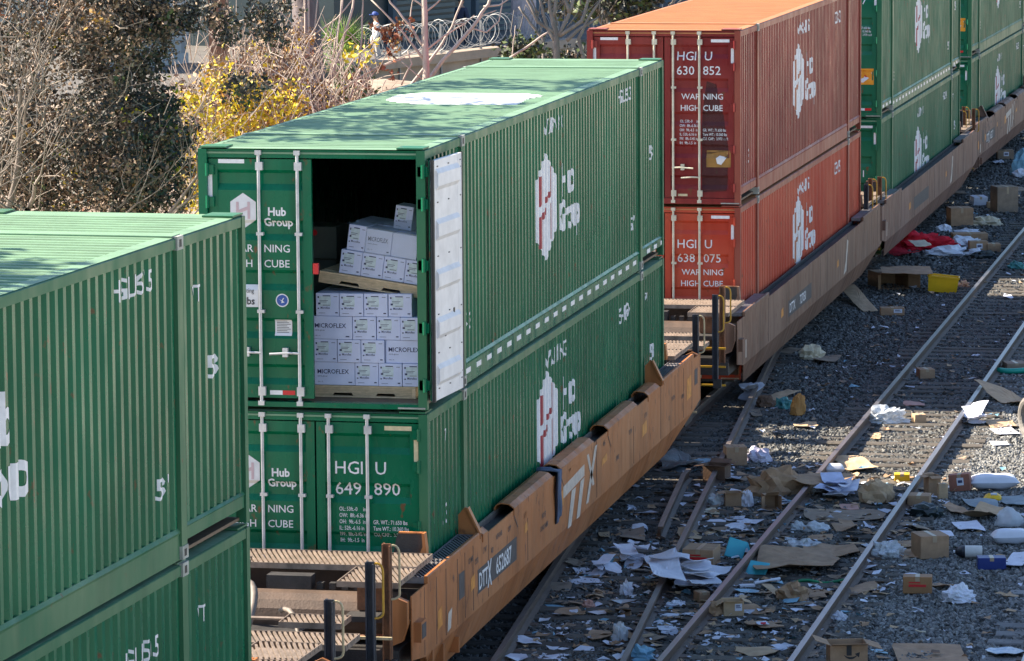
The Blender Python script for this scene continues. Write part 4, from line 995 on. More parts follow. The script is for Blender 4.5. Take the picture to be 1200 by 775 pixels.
wad('toy_car', 'toy', 'small white toy body with two black ring wheels between the dull rails', 749, 625, 20, 12, mt=PAPER, crumple=.25)
o = bpy.context.scene.objects[-1] if False else [x for x in COL.objects if x.get('label', '').startswith('small white toy')][0]
for q in ((.075, -.0), (.085, .11)):
    pts = [(q[0]+.028*math.cos(a), q[1]-.085, .035+.028*math.sin(a)) for a in [2*PI*i/12 for i in range(13)]]; MB().tube(pts, .009, None, 6).build('ring_wheel', RUBBER, o)
card('dusty grey plastic sheet reaching from under the tan car to the dull rail', 800, 545, 58, 22, mt=TARP, bend=.16, jag=.45)
card('second dusty grey sheet lying in front of the larger one by the dull rail', 790, 553, 52, 12, mt=TARP, bend=.1, jag=.5)
# between dull right rail and polished left rail
carton('dark brown open box tipped toward the dull rail', 823, 850, 564, 18, .3, -.35, CARDD, 'open')
carton('square brown box beside a lilac bag', 851, 876, 546, 22, .3, .12, CARD, 'shut')
wad('lilac_bag', 'plastic bag', 'lilac and white printed bag leaning on the square brown box', 889, 542, 28, 18, mt=mat('lilac plastic', (.5, .45, .66), .45, .25, 9, col2=(.75, .72, .8), bump=.3))
pap('white and pink wrapper behind the square brown box', 841, 545, 20, 14, .4, bend=.1, mt=PAPERG)
pap('grey white folded paper in front of the square brown box', 861, 561, 16, 10, .2, bend=.1, mt=PAPERG)
carton('small open box with white paper spilling out of its right side', 850, 869, 594, 16, .22, .05, CARD, 'open')
wad('paper_heap', 'paper', 'white paper spilling from the small open box', 876, 594, 13, 19, mt=PAPER, crumple=.7)
wad('plastic_bag', 'plastic bag', 'crumpled clear plastic left of the small open box', 841, 593, 22, 14, mt=CLEAR, crumple=.6)
pap('cream torn paper lying flat below the clear plastic', 833, 600, 20, 7, mt=CREAM)
for i, (u, v, a, b) in enumerate(((820, 606, 18, 4), (838, 612, 26, 5), (862, 609, 30, 6), (866, 617, 34, 5), (815, 615, 12, 5), (846, 622, 22, 4), (872, 621, 16, 4))):
    tag(sheetobj('paper_strip', 'paper', 'thin white paper strip in the band of strips before the small open box', u, v, a, b, random.uniform(-.2, .2), PAPER, .05, .3), group='white paper strips between the rails')
card('bent tan card with one corner raised beside the dull rail', 808, 630, 30, 12, .2, mt=CARDL, bend=.16, jag=.2)
wad('kraft_paper', 'paper', 'long heap of crumpled brown kraft paper left of the polished rail', 911, 583, 66, 34, .5, mt=KRAFT, crumple=.5, rz=.25)
card('brown paper strip draped over the polished left rail', 960, 563, 52, 16, -.75, mt=KRAFT, bend=.1, jag=.1, z=.01)
carton('tiny open box by the polished left rail below the kraft paper', 896, 913, 597, 17, .2, .2, CARD, 'side')
pap('white pointed paper behind the tiny open box', 914, 586, 20, 14, .3, bend=.12, mt=PAPERG)
carton('wide brown box with red print lying by the polished left rail', 799, 836, 664, 20, .5, -.25, CARD, 'shut', 'redprint')
pad('cyan foam pad leaning beside the wide brown box', 859, 654, 22, 24, -.1, -.5, .3)
pad('second cyan foam pad against the polished left rail', 872, 647, 18, 16, .3, -.9, .1)
carton('small slate grey box left of the wide brown box', 789, 800, 652, 12, .15, .3, mat('slate card', (.06, .1, .13), .6, .2, 5), 'shut')
heap('plastic_heap', 'plastic', 'big heap of white plastic and paper sheets between dull and polished rails', 806, 686, 84, 34, 9, [PAPER, POLY, PAPER, PAPERG])
pap('flat white board on the big white heap', 812, 682, 46, 12, -.1, z=GZ+.1, bend=.05, jag=.06)
pap('white L shaped strip above the big white heap', 795, 672, 40, 6, .55, bend=.08, jag=.05, z=GZ+.1)
carton('brown box half hidden against the polished left rail', 819, 833, 706, 12, .18, .4, CARD, 'shut')
wad('paper_heap', 'paper', 'little white foam bits below the big white heap', 792, 712, 18, 8, mt=POLY, crumple=.8)
pap('leaf shaped white paper near the polished left rail', 787, 725, 27, 8)
pap('straight white paper slip near the bottom by the polished left rail', 782, 738, 26, 6, .08, jag=.05)
card('folded brown card in the corner between dull and polished rails', 750, 751, 16, 16, .6, mt=CARD, bend=.16)
card('dark brown card scrap beside the folded brown card', 764, 748, 24, 10, .5, mt=CARDG)
wad('blue_plastic', 'plastic', 'pale blue crumpled plastic at the bottom by the dull right rail', 750, 774, 36, 18, mt=BLUEC, crumple=.5)
# between the polished rails
carton('small white and brown box standing open between the polished rails', 848, 872, 722, 17, .22, .1, CARDL, 'open', 'label')
wad('kraft_paper', 'paper', 'brown crumpled paper right beside the polished left rail near the bottom', 836, 722, 24, 17, mt=KRAFT, crumple=.6)
card('brown flap beside the small white and brown box', 884, 717, 24, 10, .4, mt=CARD, bend=.14, jag=.1)
pad('cyan foam pad tipped against the inner side of the polished left rail', 884, 674, 24, 24, -.35, -1.0, .1)
pad('flat cyan foam pad beside large cardboard between the polished rails', 907, 656, 34, 40, -.25, -1.45)
card('largest flat cardboard sheet spanning between the polished rails', 932, 663, 104, 30, -.12, mt=CARD, bend=.14, jag=.12, seed=4)
card('long flat cardboard behind the silver plastic between the polished rails', 972, 648, 78, 16, .05, mt=CARD, bend=.1, seed=8)
o = MB().tube([(0, 0, .04), (.2, .05, .06), (.36, .1, .07)], [.022, .014, .02], None, 7); o.box(-.2, 0, -.06, .05, 0, .025)
o = o.build('plastic_tool', POLY, None, False, place(884, 687), (0, 0, .35)); tag(o, 'white plastic tool with a long handle between the polished rails', 'tool')
wad('kraft_paper', 'paper', 'curled burnt brown cardboard with a hole near the polished right rail', 930, 706, 38, 24, .8, mt=KRAFT, crumple=.5)
card('torn end of brown cardboard trailing to the polished right rail', 953, 697, 46, 16, .15, mt=CARD, bend=.12, jag=.35)
card('small square tan card left of the curled brown cardboard', 908, 694, 15, 12, .3, mt=CARDL, bend=.1, jag=.05)
pts = [Vector((i*.09, .03*math.sin(i*1.3), .02+.02*math.sin(i))) for i in range(9)]
o = MB().tube(pts, .022, None, 6).build('green_strap', GREENS, None, True, place(932, 684), (0, 0, .25)); tag(o, 'green plastic strap under the large cardboard between the polished rails', 'strap')
card('crumpled brown card with red and white print between the polished rails', 895, 734, 56, 14, mt=CARD, bend=.12, jag=.4)
pap('white sticker with a red mark on the printed brown card', 893, 731, 18, 6, z=GZ+.07)
pap('red blotch on the printed brown card', 894, 731, 8, 3, mt=RED, z=GZ+.085)
card('tan torn cardboard at the bottom between the polished rails', 888, 765, 54, 15, mt=CARDL, bend=.12, jag=.35)
pap('blue white card tilted near the bottom between the polished rails', 917, 760, 15, 9, -.5, mt=PAPERG, jag=.04)
card('sunlit light cardboard beside the polished left rail', 1000, 547, 42, 18, .2, mt=CARDL, bend=.14)
pillow('poly_mailer', 'mailer bag', 'white bag lying on the polished left rail side in the sun patch', 977, 556, 26, 11)
card('brown torn pieces below the sunlit cardboard', 992, 562, 30, 12, mt=CARD, jag=.45, bend=.12)
heap('white_cloth', 'cloth', 'white and blue cloth heaped between the polished rails', 987, 582, 52, 20, 7, [mat('blue white cloth', (.5, .55, .74), .7, .2, 5, bump=.2), PAPER], 'fold')
wad('kraft_paper', 'paper', 'standing crumpled brown bag between the polished rails', 1030, 590, 40, 27, .6, mt=CARDL, crumple=.45)
card('long greyish cardboard across the ties between the polished rails', 985, 605, 110, 15, .02, mt=CARDG, bend=.08, jag=.15)
card('crumpled brown cardboard beside the polished right rail', 994, 619, 42, 15, mt=CARD, bend=.2, jag=.4)
wad('plastic_bag', 'plastic bag', 'milky plastic bag under long cardboard between the polished rails', 958, 624, 28, 13, mt=CLEAR)
wad('plastic_bag', 'plastic bag', 'small clear plastic by the polished left rail', 936, 622, 16, 11, mt=CLEAR)
pap('pinkish flat card between the polished rails', 995, 596, 24, 8, mt=PINK, jag=.05)
card('narrow cardboard strip on the ties between the polished rails', 961, 632, 34, 6, -.1, mt=CARD, jag=.05)
wad('foil_plastic', 'plastic', 'silver and black crumpled plastic between the polished rails', 940, 648, 42, 16, .6, mt=FOIL, crumple=.7)
carton('flat yellow box in the sun beside the polished right rail', 1048, 1066, 565, 9, .2, -.1, YELP, 'shut')
card('curved brown card inside the polished right rail near the bottom', 948, 768, 26, 8, mt=CARDG)
# right of the polished right rail
carton('upright open brown box with long flaps right of the polished rail', 1088, 1103, 582, 24, .2, .3, CARD, 'open')
carton('narrow light brown box standing before the upright open one', 1100, 1111, 585, 18, .12, .1, CARDL, 'shut')
carton('red brown printed box with a white label tipped beside the white mailer', 1113, 1138, 576, 20, .18, -.25, REDC, 'shut', 'label2', tilt=(0, -.12))
carton('low brown box touching the polished right rail', 1063, 1089, 594, 13, .3, -.2, CARD, 'shut')
pillow('poly_mailer', 'mailer bag', 'large plump white mailer bag at the edge of sunlit gravel', 1166, 575, 58, 19, .5, POLY, .05)
wad('yellow_toy', 'toy', 'yellow rounded toy on grey padding', 1164, 588, 22, 11, .8, mt=YELP, crumple=.25, smooth=True)
o = [x for x in COL.objects if x.get('label', '').startswith('yellow rounded toy')][0]
MB().tube([(-.03, -.05, .1), (.06, -.06, .1)], .02, None, 8).build('toy_window', PAPER, o)
card('grey blue padding sheet below the large white mailer', 1148, 592, 40, 15, .1, mt=OLIVE, bend=.16, jag=.2)
card('second grey blue padding sheet reaching the right edge', 1187, 590, 38, 12, .05, mt=OLIVE, bend=.12)
wad('black_bag', 'plastic bag', 'flattened black plastic bag beside the low brown box', 1087, 607, 40, 18, .8, mt=BLACKB, crumple=.5)
pap('white and dark blue packet by the polished right rail', 1066, 602, 20, 9, .3, mt=PAPER)
card('torn tan cardboard right of the black bag', 1119, 600, 32, 12, .25, mt=CARD, bend=.14, jag=.3)
card('folded brown cardboard under the clear bag with pink inside', 1152, 606, 34, 14, -.4, mt=CARDL, bend=.16, jag=.1)
wad('plastic_bag', 'plastic bag', 'clear bag with something pink inside near the right edge', 1184, 618, 32, 22, .7, mt=CLEAR, crumple=.3, smooth=True)
wad('pink_thing', 'cloth', 'pink cloth inside the clear bag near the right edge', 1180, 615, 15, 14, .8, mt=PINK, crumple=.4, smooth=True)
pap('flat white paper with a crease on open gravel', 1134, 618, 36, 12, .05, bend=.1, jag=.06)
pillow('poly_mailer', 'mailer bag', 'white mailer bag with two dark marks at the right edge', 1186, 639, 46, 18, .5, POLY, .1)
cbx = carton('biggest brown box with paper on top right of the polished rail', 1078, 1113, 655, 27, .42, .22, CARD, 'shut')
pap('white paper lying on top of the biggest brown box', 1108, 627, 20, 7, z=.08, jag=.1)
card('folded brown cardboard just left of the biggest brown box, rear one', 1062, 640, 34, 10, .05, mt=CARD, jag=.06)
card('folded brown cardboard just left of the biggest brown box, front one', 1068, 651, 36, 9, .05, mt=CARD, jag=.06)
card('dark curled card behind the biggest brown box', 1073, 619, 27, 13, .3, mt=CARDG, bend=.16)
wad('plastic_bag', 'plastic bag', 'clear plastic bag flopped over the polished right rail', 1040, 655, 40, 20, .7, mt=CLEAR, crumple=.5, sub=4)
t = thing('canister', 'white canister lying on its side with a black lid', 'canister', place(1138, 657)+Vector((-.04, .19, 0)), .12)
MB().tube([(-.06, 0, .085), (.17, 0, .085)], .083, None, 24).build('canister_body', mat('white canister plastic', (.6, .58, .55), .4, .15, 6), t)
MB().tube([(-.19, 0, .085), (-.17, 0, .085), (-.1, 0, .085), (-.062, 0, .085)], [.03, .05, .08, .084], None, 20).build('lid', mat('black lid plastic', (.015, .017, .025), .35, .2, 6), t)
MB().tube([(-.215, 0, .085), (-.19, 0, .085)], .02, None, 10).build('nozzle', WHITE, t)
carton('dark blue flat box beside the white canister', 1146, 1179, 668, 14, .22, -.02, BLUEB, 'shut')
pap('large white board at the right edge beside the dark blue box', 1192, 659, 30, 18, -.3, jag=.04, bend=.04)
carton('orange brown box with a torn corner on open gravel', 1058, 1092, 696, 20, .22, -.12, mat('orange brown carton', (.34, .17, .07), .6, .2, 5), 'shut', 'redprint')
card('torn cardboard tail right of the orange brown box', 1106, 689, 24, 10, .5, mt=CARD, bend=.12)
wad('plastic_bag', 'plastic bag', 'white plastic bag alone on open gravel', 1124, 707, 36, 21, .7, mt=POLY, crumple=.4, sub=4)
card('dry tan leaf shaped scrap near the right edge', 1185, 699, 20, 7, mt=CARDL, jag=.4)
card('brown torn card against the outside of the polished right rail', 1006, 692, 33, 19, -.6, mt=CARD, bend=.14, jag=.25)
pap('two white scraps beside the torn card by the polished right rail', 1030, 691, 18, 8, jag=.4)
wad('paper_ball', 'paper', 'printed white paper ball beside the polished right rail', 984, 728, 17, 11, mt=PAPERG, crumple=.5)
carton('brown open box with a black curved arrow mark at the bottom edge', 973, 1017, 788, 32, .38, .06, CARD, 'open', 'smile')
card('flat brown box panel with a dark hole at the bottom edge', 1090, 770, 92, 26, .0, mt=CARD, bend=.05, jag=.05)
pap('dark sheet drawn as the hole in the flat brown box panel', 1096, 764, 15, 4, mt=CARDD, z=GZ+.06)  # dark card laid on the panel; its colour paints the shade of a hole
pap('blue and white wrapper near the bottom right corner', 1177, 766, 42, 13, .1, mt=mat('blue white wrapper', (.2, .42, .7), .4, .3, 12, col2=(.75, .78, .8)), bend=.08, jag=.15)
pap('small pale blue sachet beside the open box with the arrow', 1031, 765, 16, 9, .2, mt=BLUEC)
pap('tiny white foam scrap on gravel above the flat brown box panel', 1136, 759, 9, 4)
pts = bez((0, 0, .03), (.07, -.06, .02), (.14, .0, .02), 6)
tag(MB().tube(pts, .01, None, 6).build('curled_strip', CREAM, None, True, place(1073, 741), (0, 0, -.4)), 'thin curled cream strip alone on open gravel', 'strip')
# farther up the line
carton('large brown box with one flap near the top right edge', 1168, 1194, 249, 30, .5, .25, CARDG, 'shut')
card('brown flap sticking out of the large box at the right edge', 1194, 222, 16, 6, z=.25, mt=CARDG)
carton('brown box standing alone before the brown well car', 1114, 1141, 265, 21, .5, .12, CARD, 'shut')
wad('cream_padding', 'paper', 'cream crumpled packing paper behind the long open carton pile', 1157, 265, 32, 11, .5, mt=CREAM, crumple=.7)
carton('white tilted box beyond the brown box standing alone', 1140, 1158, 241, 10, .25, .35, PAPERG, 'shut', tilt=(.15, 0))
carton('small tan box beside the large brown box', 1157, 1167, 244, 7, .2, 0, CARDL, 'shut')
wad('red_cloth', 'cloth', 'bright red cloth heaped on the gravel beside the brown well car', 1082, 294, 70, 20, .45, mt=RED, crumple=.55, rz=-.2, sub=4)
card('dark red cloth end trailing under the brown well car', 1056, 298, 40, 10, .3, mt=RED, bend=.14, jag=.4)
card('pale card lying on the red cloth', 1078, 286, 24, 7, .1, mt=CREAM, z=.15, bend=.1)
for u, v, wp, hp, l in ((1110, 300, 48, 12, 'white plastic bags piled in front of the red cloth'), (1132, 290, 34, 13, 'white plastic bag between red cloth and brown boxes'), (1106, 272, 20, 8, 'small white paper behind the red cloth'), (1133, 276, 30, 8, 'white paper behind the long brown box'), (1145, 300, 22, 8, 'white scrap under the long brown box')):
    wad('plastic_bag', 'plastic bag', l, u, v, wp, hp, .6, mt=POLY, crumple=.6)
carton('long flat brown box on the pile of cartons by the polished rail', 1117, 1158, 282, 8, .4, .05, CARD, 'shut')
carton('small brown box with a white label in the pile by the polished rail', 1136, 1158, 296, 13, .25, .05, CARD, 'shut', 'label2')
carton('low brown box at the right end of the carton pile', 1157, 1173, 296, 10, .3, .05, CARD, 'shut')
wad('black_bag', 'plastic bag', 'dark bag in the shade under the carton pile', 1154, 304, 28, 10, .6, mt=BLACKB)
carton('big open box lying on its side with a dark mouth, left of the yellow tub', 1031, 1066, 338, 18, .75, .28, CARD, 'side')
card('long brown flap over the big open box', 1062, 318, 66, 9, -.05, mt=CARD, z=.22, bend=.04, jag=.03)
p = place(1104, 343); k = ppm(p); wb, hb = 36/k/2, 19/k
t = thing('yellow_tub', 'yellow plastic tub tipped on the gravel beside the polished rail', 'tub', p, BASE-.12); t.rotation_euler = (0, .1, BASE-.12)
mb = MB(); b0 = [(-wb*.92, 0), (wb*.92, 0), (wb*.92, .3), (-wb*.92, .3)]; b1 = [(-wb, -.02), (wb, -.02), (wb, .32), (-wb, .32)]
mb.add([(x, y, 0) for x, y in b0]+[(x, y, hb) for x, y in b1], [(3, 2, 1, 0)]+[(i, (i+1) % 4, 4+(i+1) % 4, 4+i) for i in range(4)]); q = mb.build('tub_body', YELP, t); m_ = q.modifiers.new('thick', 'SOLIDIFY'); m_.thickness = .008
r = MB()
for a in range(4):
    (x0, y0), (x1, y1) = b1[a], b1[(a+1) % 4]; r.box(min(x0, x1)-.015, max(x0, x1)+.015, min(y0, y1)-.015, max(y0, y1)+.015, hb-.03+.003*a, hb+.004+.002*a)
r.build('tub_rim', YELP, t)
wad('flower_bunch', 'flowers', 'tiny sunlit yellow and pink bunch beside the yellow tub', 1130, 337, 13, 7, mt=mat('pink yellow petals', (.8, .5, .1), .6, .3, 40, col2=(.8, .4, .4)), crumple=.9)
card('square cardboard panel leaning up near the brown well car', 1006, 356, 22, 22, .1, mt=CARDL, lift=1.4, jag=.06, bend=.03)
carton('small brown box with a white label alone on dark gravel', 1032, 1060, 370, 9, .25, 0, CARD, 'shut', 'label')
pap('white plastic scrap between the polished rails far up the line', 1181, 348, 13, 7)
wad('green_litter', 'litter', 'green and grey rubbish beside the polished rail at the right edge', 1192, 316, 20, 9, mt=BLUEG, crumple=.7)
pts = bez((0, 0, .05), (.22, -.25, .04), (.6, .05, .05), 12)
tag(MB().tube(pts, .05, None, 10).build('hose', GREEN_H, None, True, place(1168, 437), (0, 0, .15)), 'teal hose lying right of the polished rail at the right edge', 'hose')
carton('grey brown box above the teal hose at the right edge', 1180, 1204, 434, 8, .4, .1, CARDG, 'shut')
card('sunlit folded brown cardboard standing at the right edge', 1188, 472, 36, 26, .5, mt=CARDL, lift=.9, bend=.1, jag=.15)
card('sunlit tan board lying below the folded cardboard at the right edge', 1174, 499, 40, 9, .1, mt=CARDL, jag=.06)
pap('white sheet on sunlit gravel near the right edge', 1178, 507, 30, 9, .12, jag=.06)
pap('white flat envelope on sunlit gravel below the white sheet', 1172, 521, 24, 5, .05, jag=.06)
t = thing('tyre', 'round grey rubber ring at the right edge beside sunlit gravel', 'tyre', place(1206, 512), .5)
MB().tube([(.0, .28*math.cos(a), .3+.28*math.sin(a)) for a in [2*PI*i/24 for i in range(25)]], .07, None, 10).build('rubber_ring', mat('grey rubber', (.16, .15, .14), .7, .2, 6), t)
heap('paper_heap', 'paper', 'crumpled white papers just right of the polished right rail in the sun band', 1137, 497, 36, 13, 6)
wad('plastic_heap', 'plastic', 'white crumpled plastic just right of the polished left rail', 1038, 497, 47, 18, .5, mt=CLEAR, crumple=.7, sub=4)
carton('little sunlit box between the polished rails', 1072, 1086, 496, 10, .2, .2, CARDL, 'shut')
carton('brown box between the polished rails far up the line', 1078, 1096, 444, 11, .3, .15, CARD, 'shut')
pap('white scrap left of the far brown box between the polished rails', 1071, 436, 10, 5)
card('light tan scrap beside the polished left rail in the sun band', 1025, 512, 18, 9, mt=CARDL, jag=.3)
pap('flat grey paper in shade between the polished rails', 1070, 474, 27, 6, mt=PINK, jag=.15)
heap('paper_heap', 'paper', 'white rubbish heap beside the dull rail near the red stack', 878, 465, 24, 14, 5, [PAPERG, PAPER])
wad('black_bag', 'plastic bag', 'dark brown bag in the rubbish heap near the red stack', 898, 477, 22, 14, mt=CARDD, crumple=.4)
card('tan card on the rubbish heap near the red stack', 911, 468, 24, 14, -.5, mt=CARDL, lift=.6, jag=.15)
wad('wrapper', 'wrapper', 'blue and green wrapper beside the orange brown bag', 919, 480, 20, 14, mt=BLUEG, crumple=.5)
wad('paper_bag', 'bag', 'orange brown paper bag standing at the right end of the rubbish heap', 936, 487, 18, 24, .8, mt=ORANGE, crumple=.3)
card('tan scrap below the rubbish heap by the dull rail', 886, 486, 15, 10, mt=CARDG)
wad('cream_padding', 'paper', 'cream crumpled packing heap beside the number 727050 car', 951, 422, 26, 17, .7, mt=CREAM, crumple=.6)
card('grey flat card right of the cream heap', 968, 422, 34, 8, -.2, mt=CARDG, bend=.06)
card('brown strip left of the cream heap', 926, 412, 22, 6, -.5, mt=CARDG)
card('sunlit cardboard strip in the sun band left of the polished rail', 945, 500, 34, 6, .1, mt=CARDL, jag=.2)
wad('blue_bag', 'plastic bag', 'bright blue bag at the right edge high up the line', 1198, 206, 24, 28, .7, mt=BLUEC, crumple=.4)
carton('brown box with a white patch beside the bright blue bag', 1169, 1188, 187, 11, .4, 0, CARDG, 'shut', 'label2')
wad('plastic_heap', 'plastic', 'white plastic below the bright blue bag at the right edge', 1196, 208, 16, 10, mt=POLY)
pap('white sheet below the brown box with a white patch', 1172, 192, 18, 4)
pap('light plank in the ties before the red cloth', 1122, 226, 22, 3, mt=CARDG, jag=.05)

# the scraps nobody could count
def scraps(n, seed):
    random.seed(seed); mats = [PAPER, PAPERG, CARD, CARDG, CARDL, POLY, BLUEC, CLEAR]; wts = [4, 3, 6, 6, 4, 3, 1.2, .4]; mb = MB()
    for i in range(n):
        r = random.random()
        if r < .38: y = random.uniform(1.5, 17); x = random.uniform(main_x(y)-1.6, main_x(y)+1.3)
        elif r < .62: y = random.uniform(1.5, 18); x = random.uniform(cross_x(y)-.6, main_x(y)-.8)
        elif r < .8: y = random.uniform(1.5, 30); x = random.uniform(.3, 6.2)
        else: y = random.uniform(25, 60); x = random.uniform(.8, 6)
        if y > 18 and random.random() < .15: continue
        z = -.165+random.uniform(-.03, .015); s = random.uniform(.018, .08)*(2.1 if random.random() < .16 and r < .62 else 1); a = random.uniform(0, 6.28); k = random.randint(4, 7); V = [(x, y, z+random.uniform(.0, .03))]
        for j in range(k):
            t = a+2*PI*j/k+random.uniform(-.3, .3); q = s*random.uniform(.45, 1.3); V.append((x+q*math.cos(t)*1.3, y+q*math.sin(t), z+random.uniform(-.005, .05)))
        mt = random.choices(mats, wts)[0]; mb.add(V, [(0, 1+j, 1+(j+1) % k) for j in range(k)], mt)
    tag(mb.build('litter_scraps'), kind='stuff')
scraps(2500, 5)
# ------------------------------------------------------------ beyond the train: bank, walls, trees, people
import numpy as np
BARK = mat('grey bark', (.2, .17, .15), .85, .35, 5, (1, 1, .3), bump=.5, bscale=14)
BARKP = mat('pale bare bark', (.42, .35, .3), .8, .3, 5, (1, 1, .3), bump=.3)
BARKD = mat('dark purple grey bark', (.12, .1, .105), .85, .35, 6, (1, 1, .25), bump=.6, bscale=12)
TWIG = mat('grey twig', (.25, .21, .18), .85, .3, 5)
LDARK = mat('dark dusty leaf', (.04, .042, .036), .6, .3, 6, island=.45)
LBROWN = mat('dry brown leaf', (.2, .14, .1), .7, .3, 6, island=.5)
LTAN = mat('dry tan leaf', (.3, .215, .15), .7, .25, 6, island=.45)
LYEL = mat('yellow autumn leaf', (.74, .52, .012), .6, .25, 6, island=.35, col2=(.66, .58, .02))
LGOLD = mat('gold brown leaf', (.4, .22, .04), .6, .25, 6, island=.3)
LGREEN = mat('olive green leaf', (.06, .085, .02), .6, .3, 6, island=.35)
LRUST = mat('rust leaf', (.24, .09, .045), .7, .25, 6, island=.3)
PALMG = mat('palm frond green', (.16, .26, .04), .5, .3, 6, island=.4)
CONC = mat('sandy concrete', (.36, .29, .23), .85, .2, 1.2, bump=.25, bscale=8)
CONCG = mat('grey block wall paint', (.42, .42, .42), .8, .12, 2)
SHUT = mat('dark teal shutter paint', (.014, .032, .04), .5, .3, 2)
SLAT = mat('teal shutter slat', (.04, .085, .1), .5, .2, 2)
WALLB = mat('blue grey rendered wall', (.06, .09, .115), .8, .25, .8)
WIREM = mat('galvanised razor wire', (.24, .25, .26), .45, .2, 8, metal=.2)

def leaf_mesh(name, parent, pts, size, mts, mi, seed=1, elong=1.7, flat=0.):
    rs = np.random.RandomState(seed); n = len(pts); pts = np.asarray(pts)
    a = rs.normal(size=(n, 3)); a[:, 2] *= (1-flat); a /= np.linalg.norm(a, axis=1)[:, None]
    b = rs.normal(size=(n, 3)); b -= (a*b).sum(1)[:, None]*a; b /= np.linalg.norm(b, axis=1)[:, None]; c = np.cross(a, b)
    s = size*rs.uniform(.55, 1.35, (n, 1)); k = rs.uniform(.1, .4, (n, 1))
    V = np.stack([pts-a*s*elong*.5, pts+b*s*.5+c*s*k, pts+a*s*elong*.5, pts-b*s*.5+c*s*k], 1).reshape(-1, 3)
    me = bpy.data.meshes.new(name); me.vertices.add(4*n); me.vertices.foreach_set('co', V.ravel())
    idx = np.arange(4*n).reshape(n, 4); tri = np.concatenate([idx[:, [0, 1, 2]], idx[:, [0, 2, 3]]], 1).reshape(-1)
    me.loops.add(6*n); me.loops.foreach_set('vertex_index', tri); me.polygons.add(2*n)
    me.polygons.foreach_set('loop_start', np.arange(0, 6*n, 3)); me.polygons.foreach_set('loop_total', np.full(2*n, 3))
    for m in mts: me.materials.append(m)
    me.polygons.foreach_set('material_index', np.repeat(np.asarray(mi), 2)); me.update(calc_edges=True); me.validate()
    return link(name, me, parent)
def clumps(cs, per, spread, rs, wts):
    """leaf points gathered in clumps round the given centres, one leaf kind per clump"""
    P, M = [], []
    for c in cs:
        n = rs.poisson(per); k = rs.choice(len(wts), p=np.array(wts)/sum(wts)); q = rs.normal(size=(n, 3))*spread*rs.uniform(.6, 1.4)
        P.append(np.asarray(c)+q); kk = np.full(n, k); sw = rs.rand(n) < .2; kk[sw] = rs.choice(len(wts), size=sw.sum(), p=np.array(wts)/sum(wts)); M.append(kk)
    return np.concatenate(P), np.concatenate(M)
def branch(mb, p, d, L_, r, depth, rnd, out, up=.1, spread=.7, mt=None):
    pts = [Vector(p)]; rs = [r]; q = Vector(p); dd = Vector(d).normalized(); n = 5
    for i in range(n):
        dd = (dd+Vector((rnd.uniform(-1, 1), rnd.uniform(-1, 1), rnd.uniform(-.6, .8)+up))*.16).normalized(); q = q+dd*L_/n; pts.append(q.copy()); rs.append(r*(1-.55*(i+1)/n))
    mb.tube(pts, rs, mt, 7 if r > .04 else 4, False); out.append(pts)
    if depth > 0:
        for k in range(rnd.randint(2, 4)):
            i = rnd.randint(2, n); nd = (dd+Vector((rnd.uniform(-1, 1), rnd.uniform(-1, 1), rnd.uniform(-.5, .9)))*spread).normalized()
            branch(mb, pts[i], nd, L_*rnd.uniform(.5, .8), rs[i]*.72, depth-1, rnd, out, up, spread, mt)
def tree(label, base, trunk, crown, seed, bark=BARK, depth=3, r0=.2, H=4, lean=(0, 0), cat='tree', name='tree', group=None, nlimb=5, twigs=()):
    """trunk: draws limbs; crown: list of (centre, radii, clumps, per clump, spread, leaf size, weights)"""
    t = thing(name, label, cat, base, 0, group); rnd = random.Random(seed); mb = MB(); out = []; b = Vector((0, 0, -.4))
    top = Vector((lean[0], lean[1], H)); pts = bez(b, Vector((lean[0]*.2, lean[1]*.2, H*.5)), top, 6); mb.tube(pts, [r0*(1.25-.6*i/6) for i in range(7)], None, 12, False)
    for k in range(nlimb):
        a = 2*PI*k/nlimb+rnd.uniform(-.4, .4); branch(mb, pts[rnd.randint(3, 6)], (math.cos(a), math.sin(a), rnd.uniform(.25, 1.1)), H*rnd.uniform(.45, .8), r0*.5, depth, rnd, out)
    mb.build('trunk', bark, t, True); rs = np.random.RandomState(seed)
    if twigs:
        tw = MB()
        for (c, rad, nt, tl, tr, upw) in twigs:
            for _ in range(nt):
                q = Vector(c)+Vector([rnd.uniform(-1, 1)*a for a in rad])-Vector(base); d = Vector((rnd.uniform(-1, 1), rnd.uniform(-1, 1), rnd.uniform(-.4, 1)+upw)).normalized(); l_ = tl*rnd.uniform(.4, 1.2); m_ = q+d*l_*.5+Vector((rnd.uniform(-.1, .1), 0, rnd.uniform(-.1, .1)))*l_
                tw.tube([q, m_, q+d*l_+Vector((rnd.uniform(-.2, .2), 0, rnd.uniform(-.1, .2)))*l_], [tr, tr*.8, tr*.5], None, 4, False)
        tag(tw.build('twigs', BARKP if bark is BARKP else TWIG, t, True), kind='stuff')
    mts = [LDARK, LBROWN, LTAN, LYEL, LGOLD, LGREEN, LRUST]
    for i, (c, rad, nc, per, sp, sz, w) in enumerate(crown):
        u = rs.normal(size=(nc, 3)); u /= np.linalg.norm(u, axis=1)[:, None]; u *= (rs.rand(nc, 1)**.45)*np.asarray(rad); cs = np.asarray(c)+u
        P_, M_ = clumps(cs, per, sp, rs, w); P_ = P_-np.asarray(base)
        leaf_mesh('crown', t, P_, sz, mts, M_, seed+i)
    return t

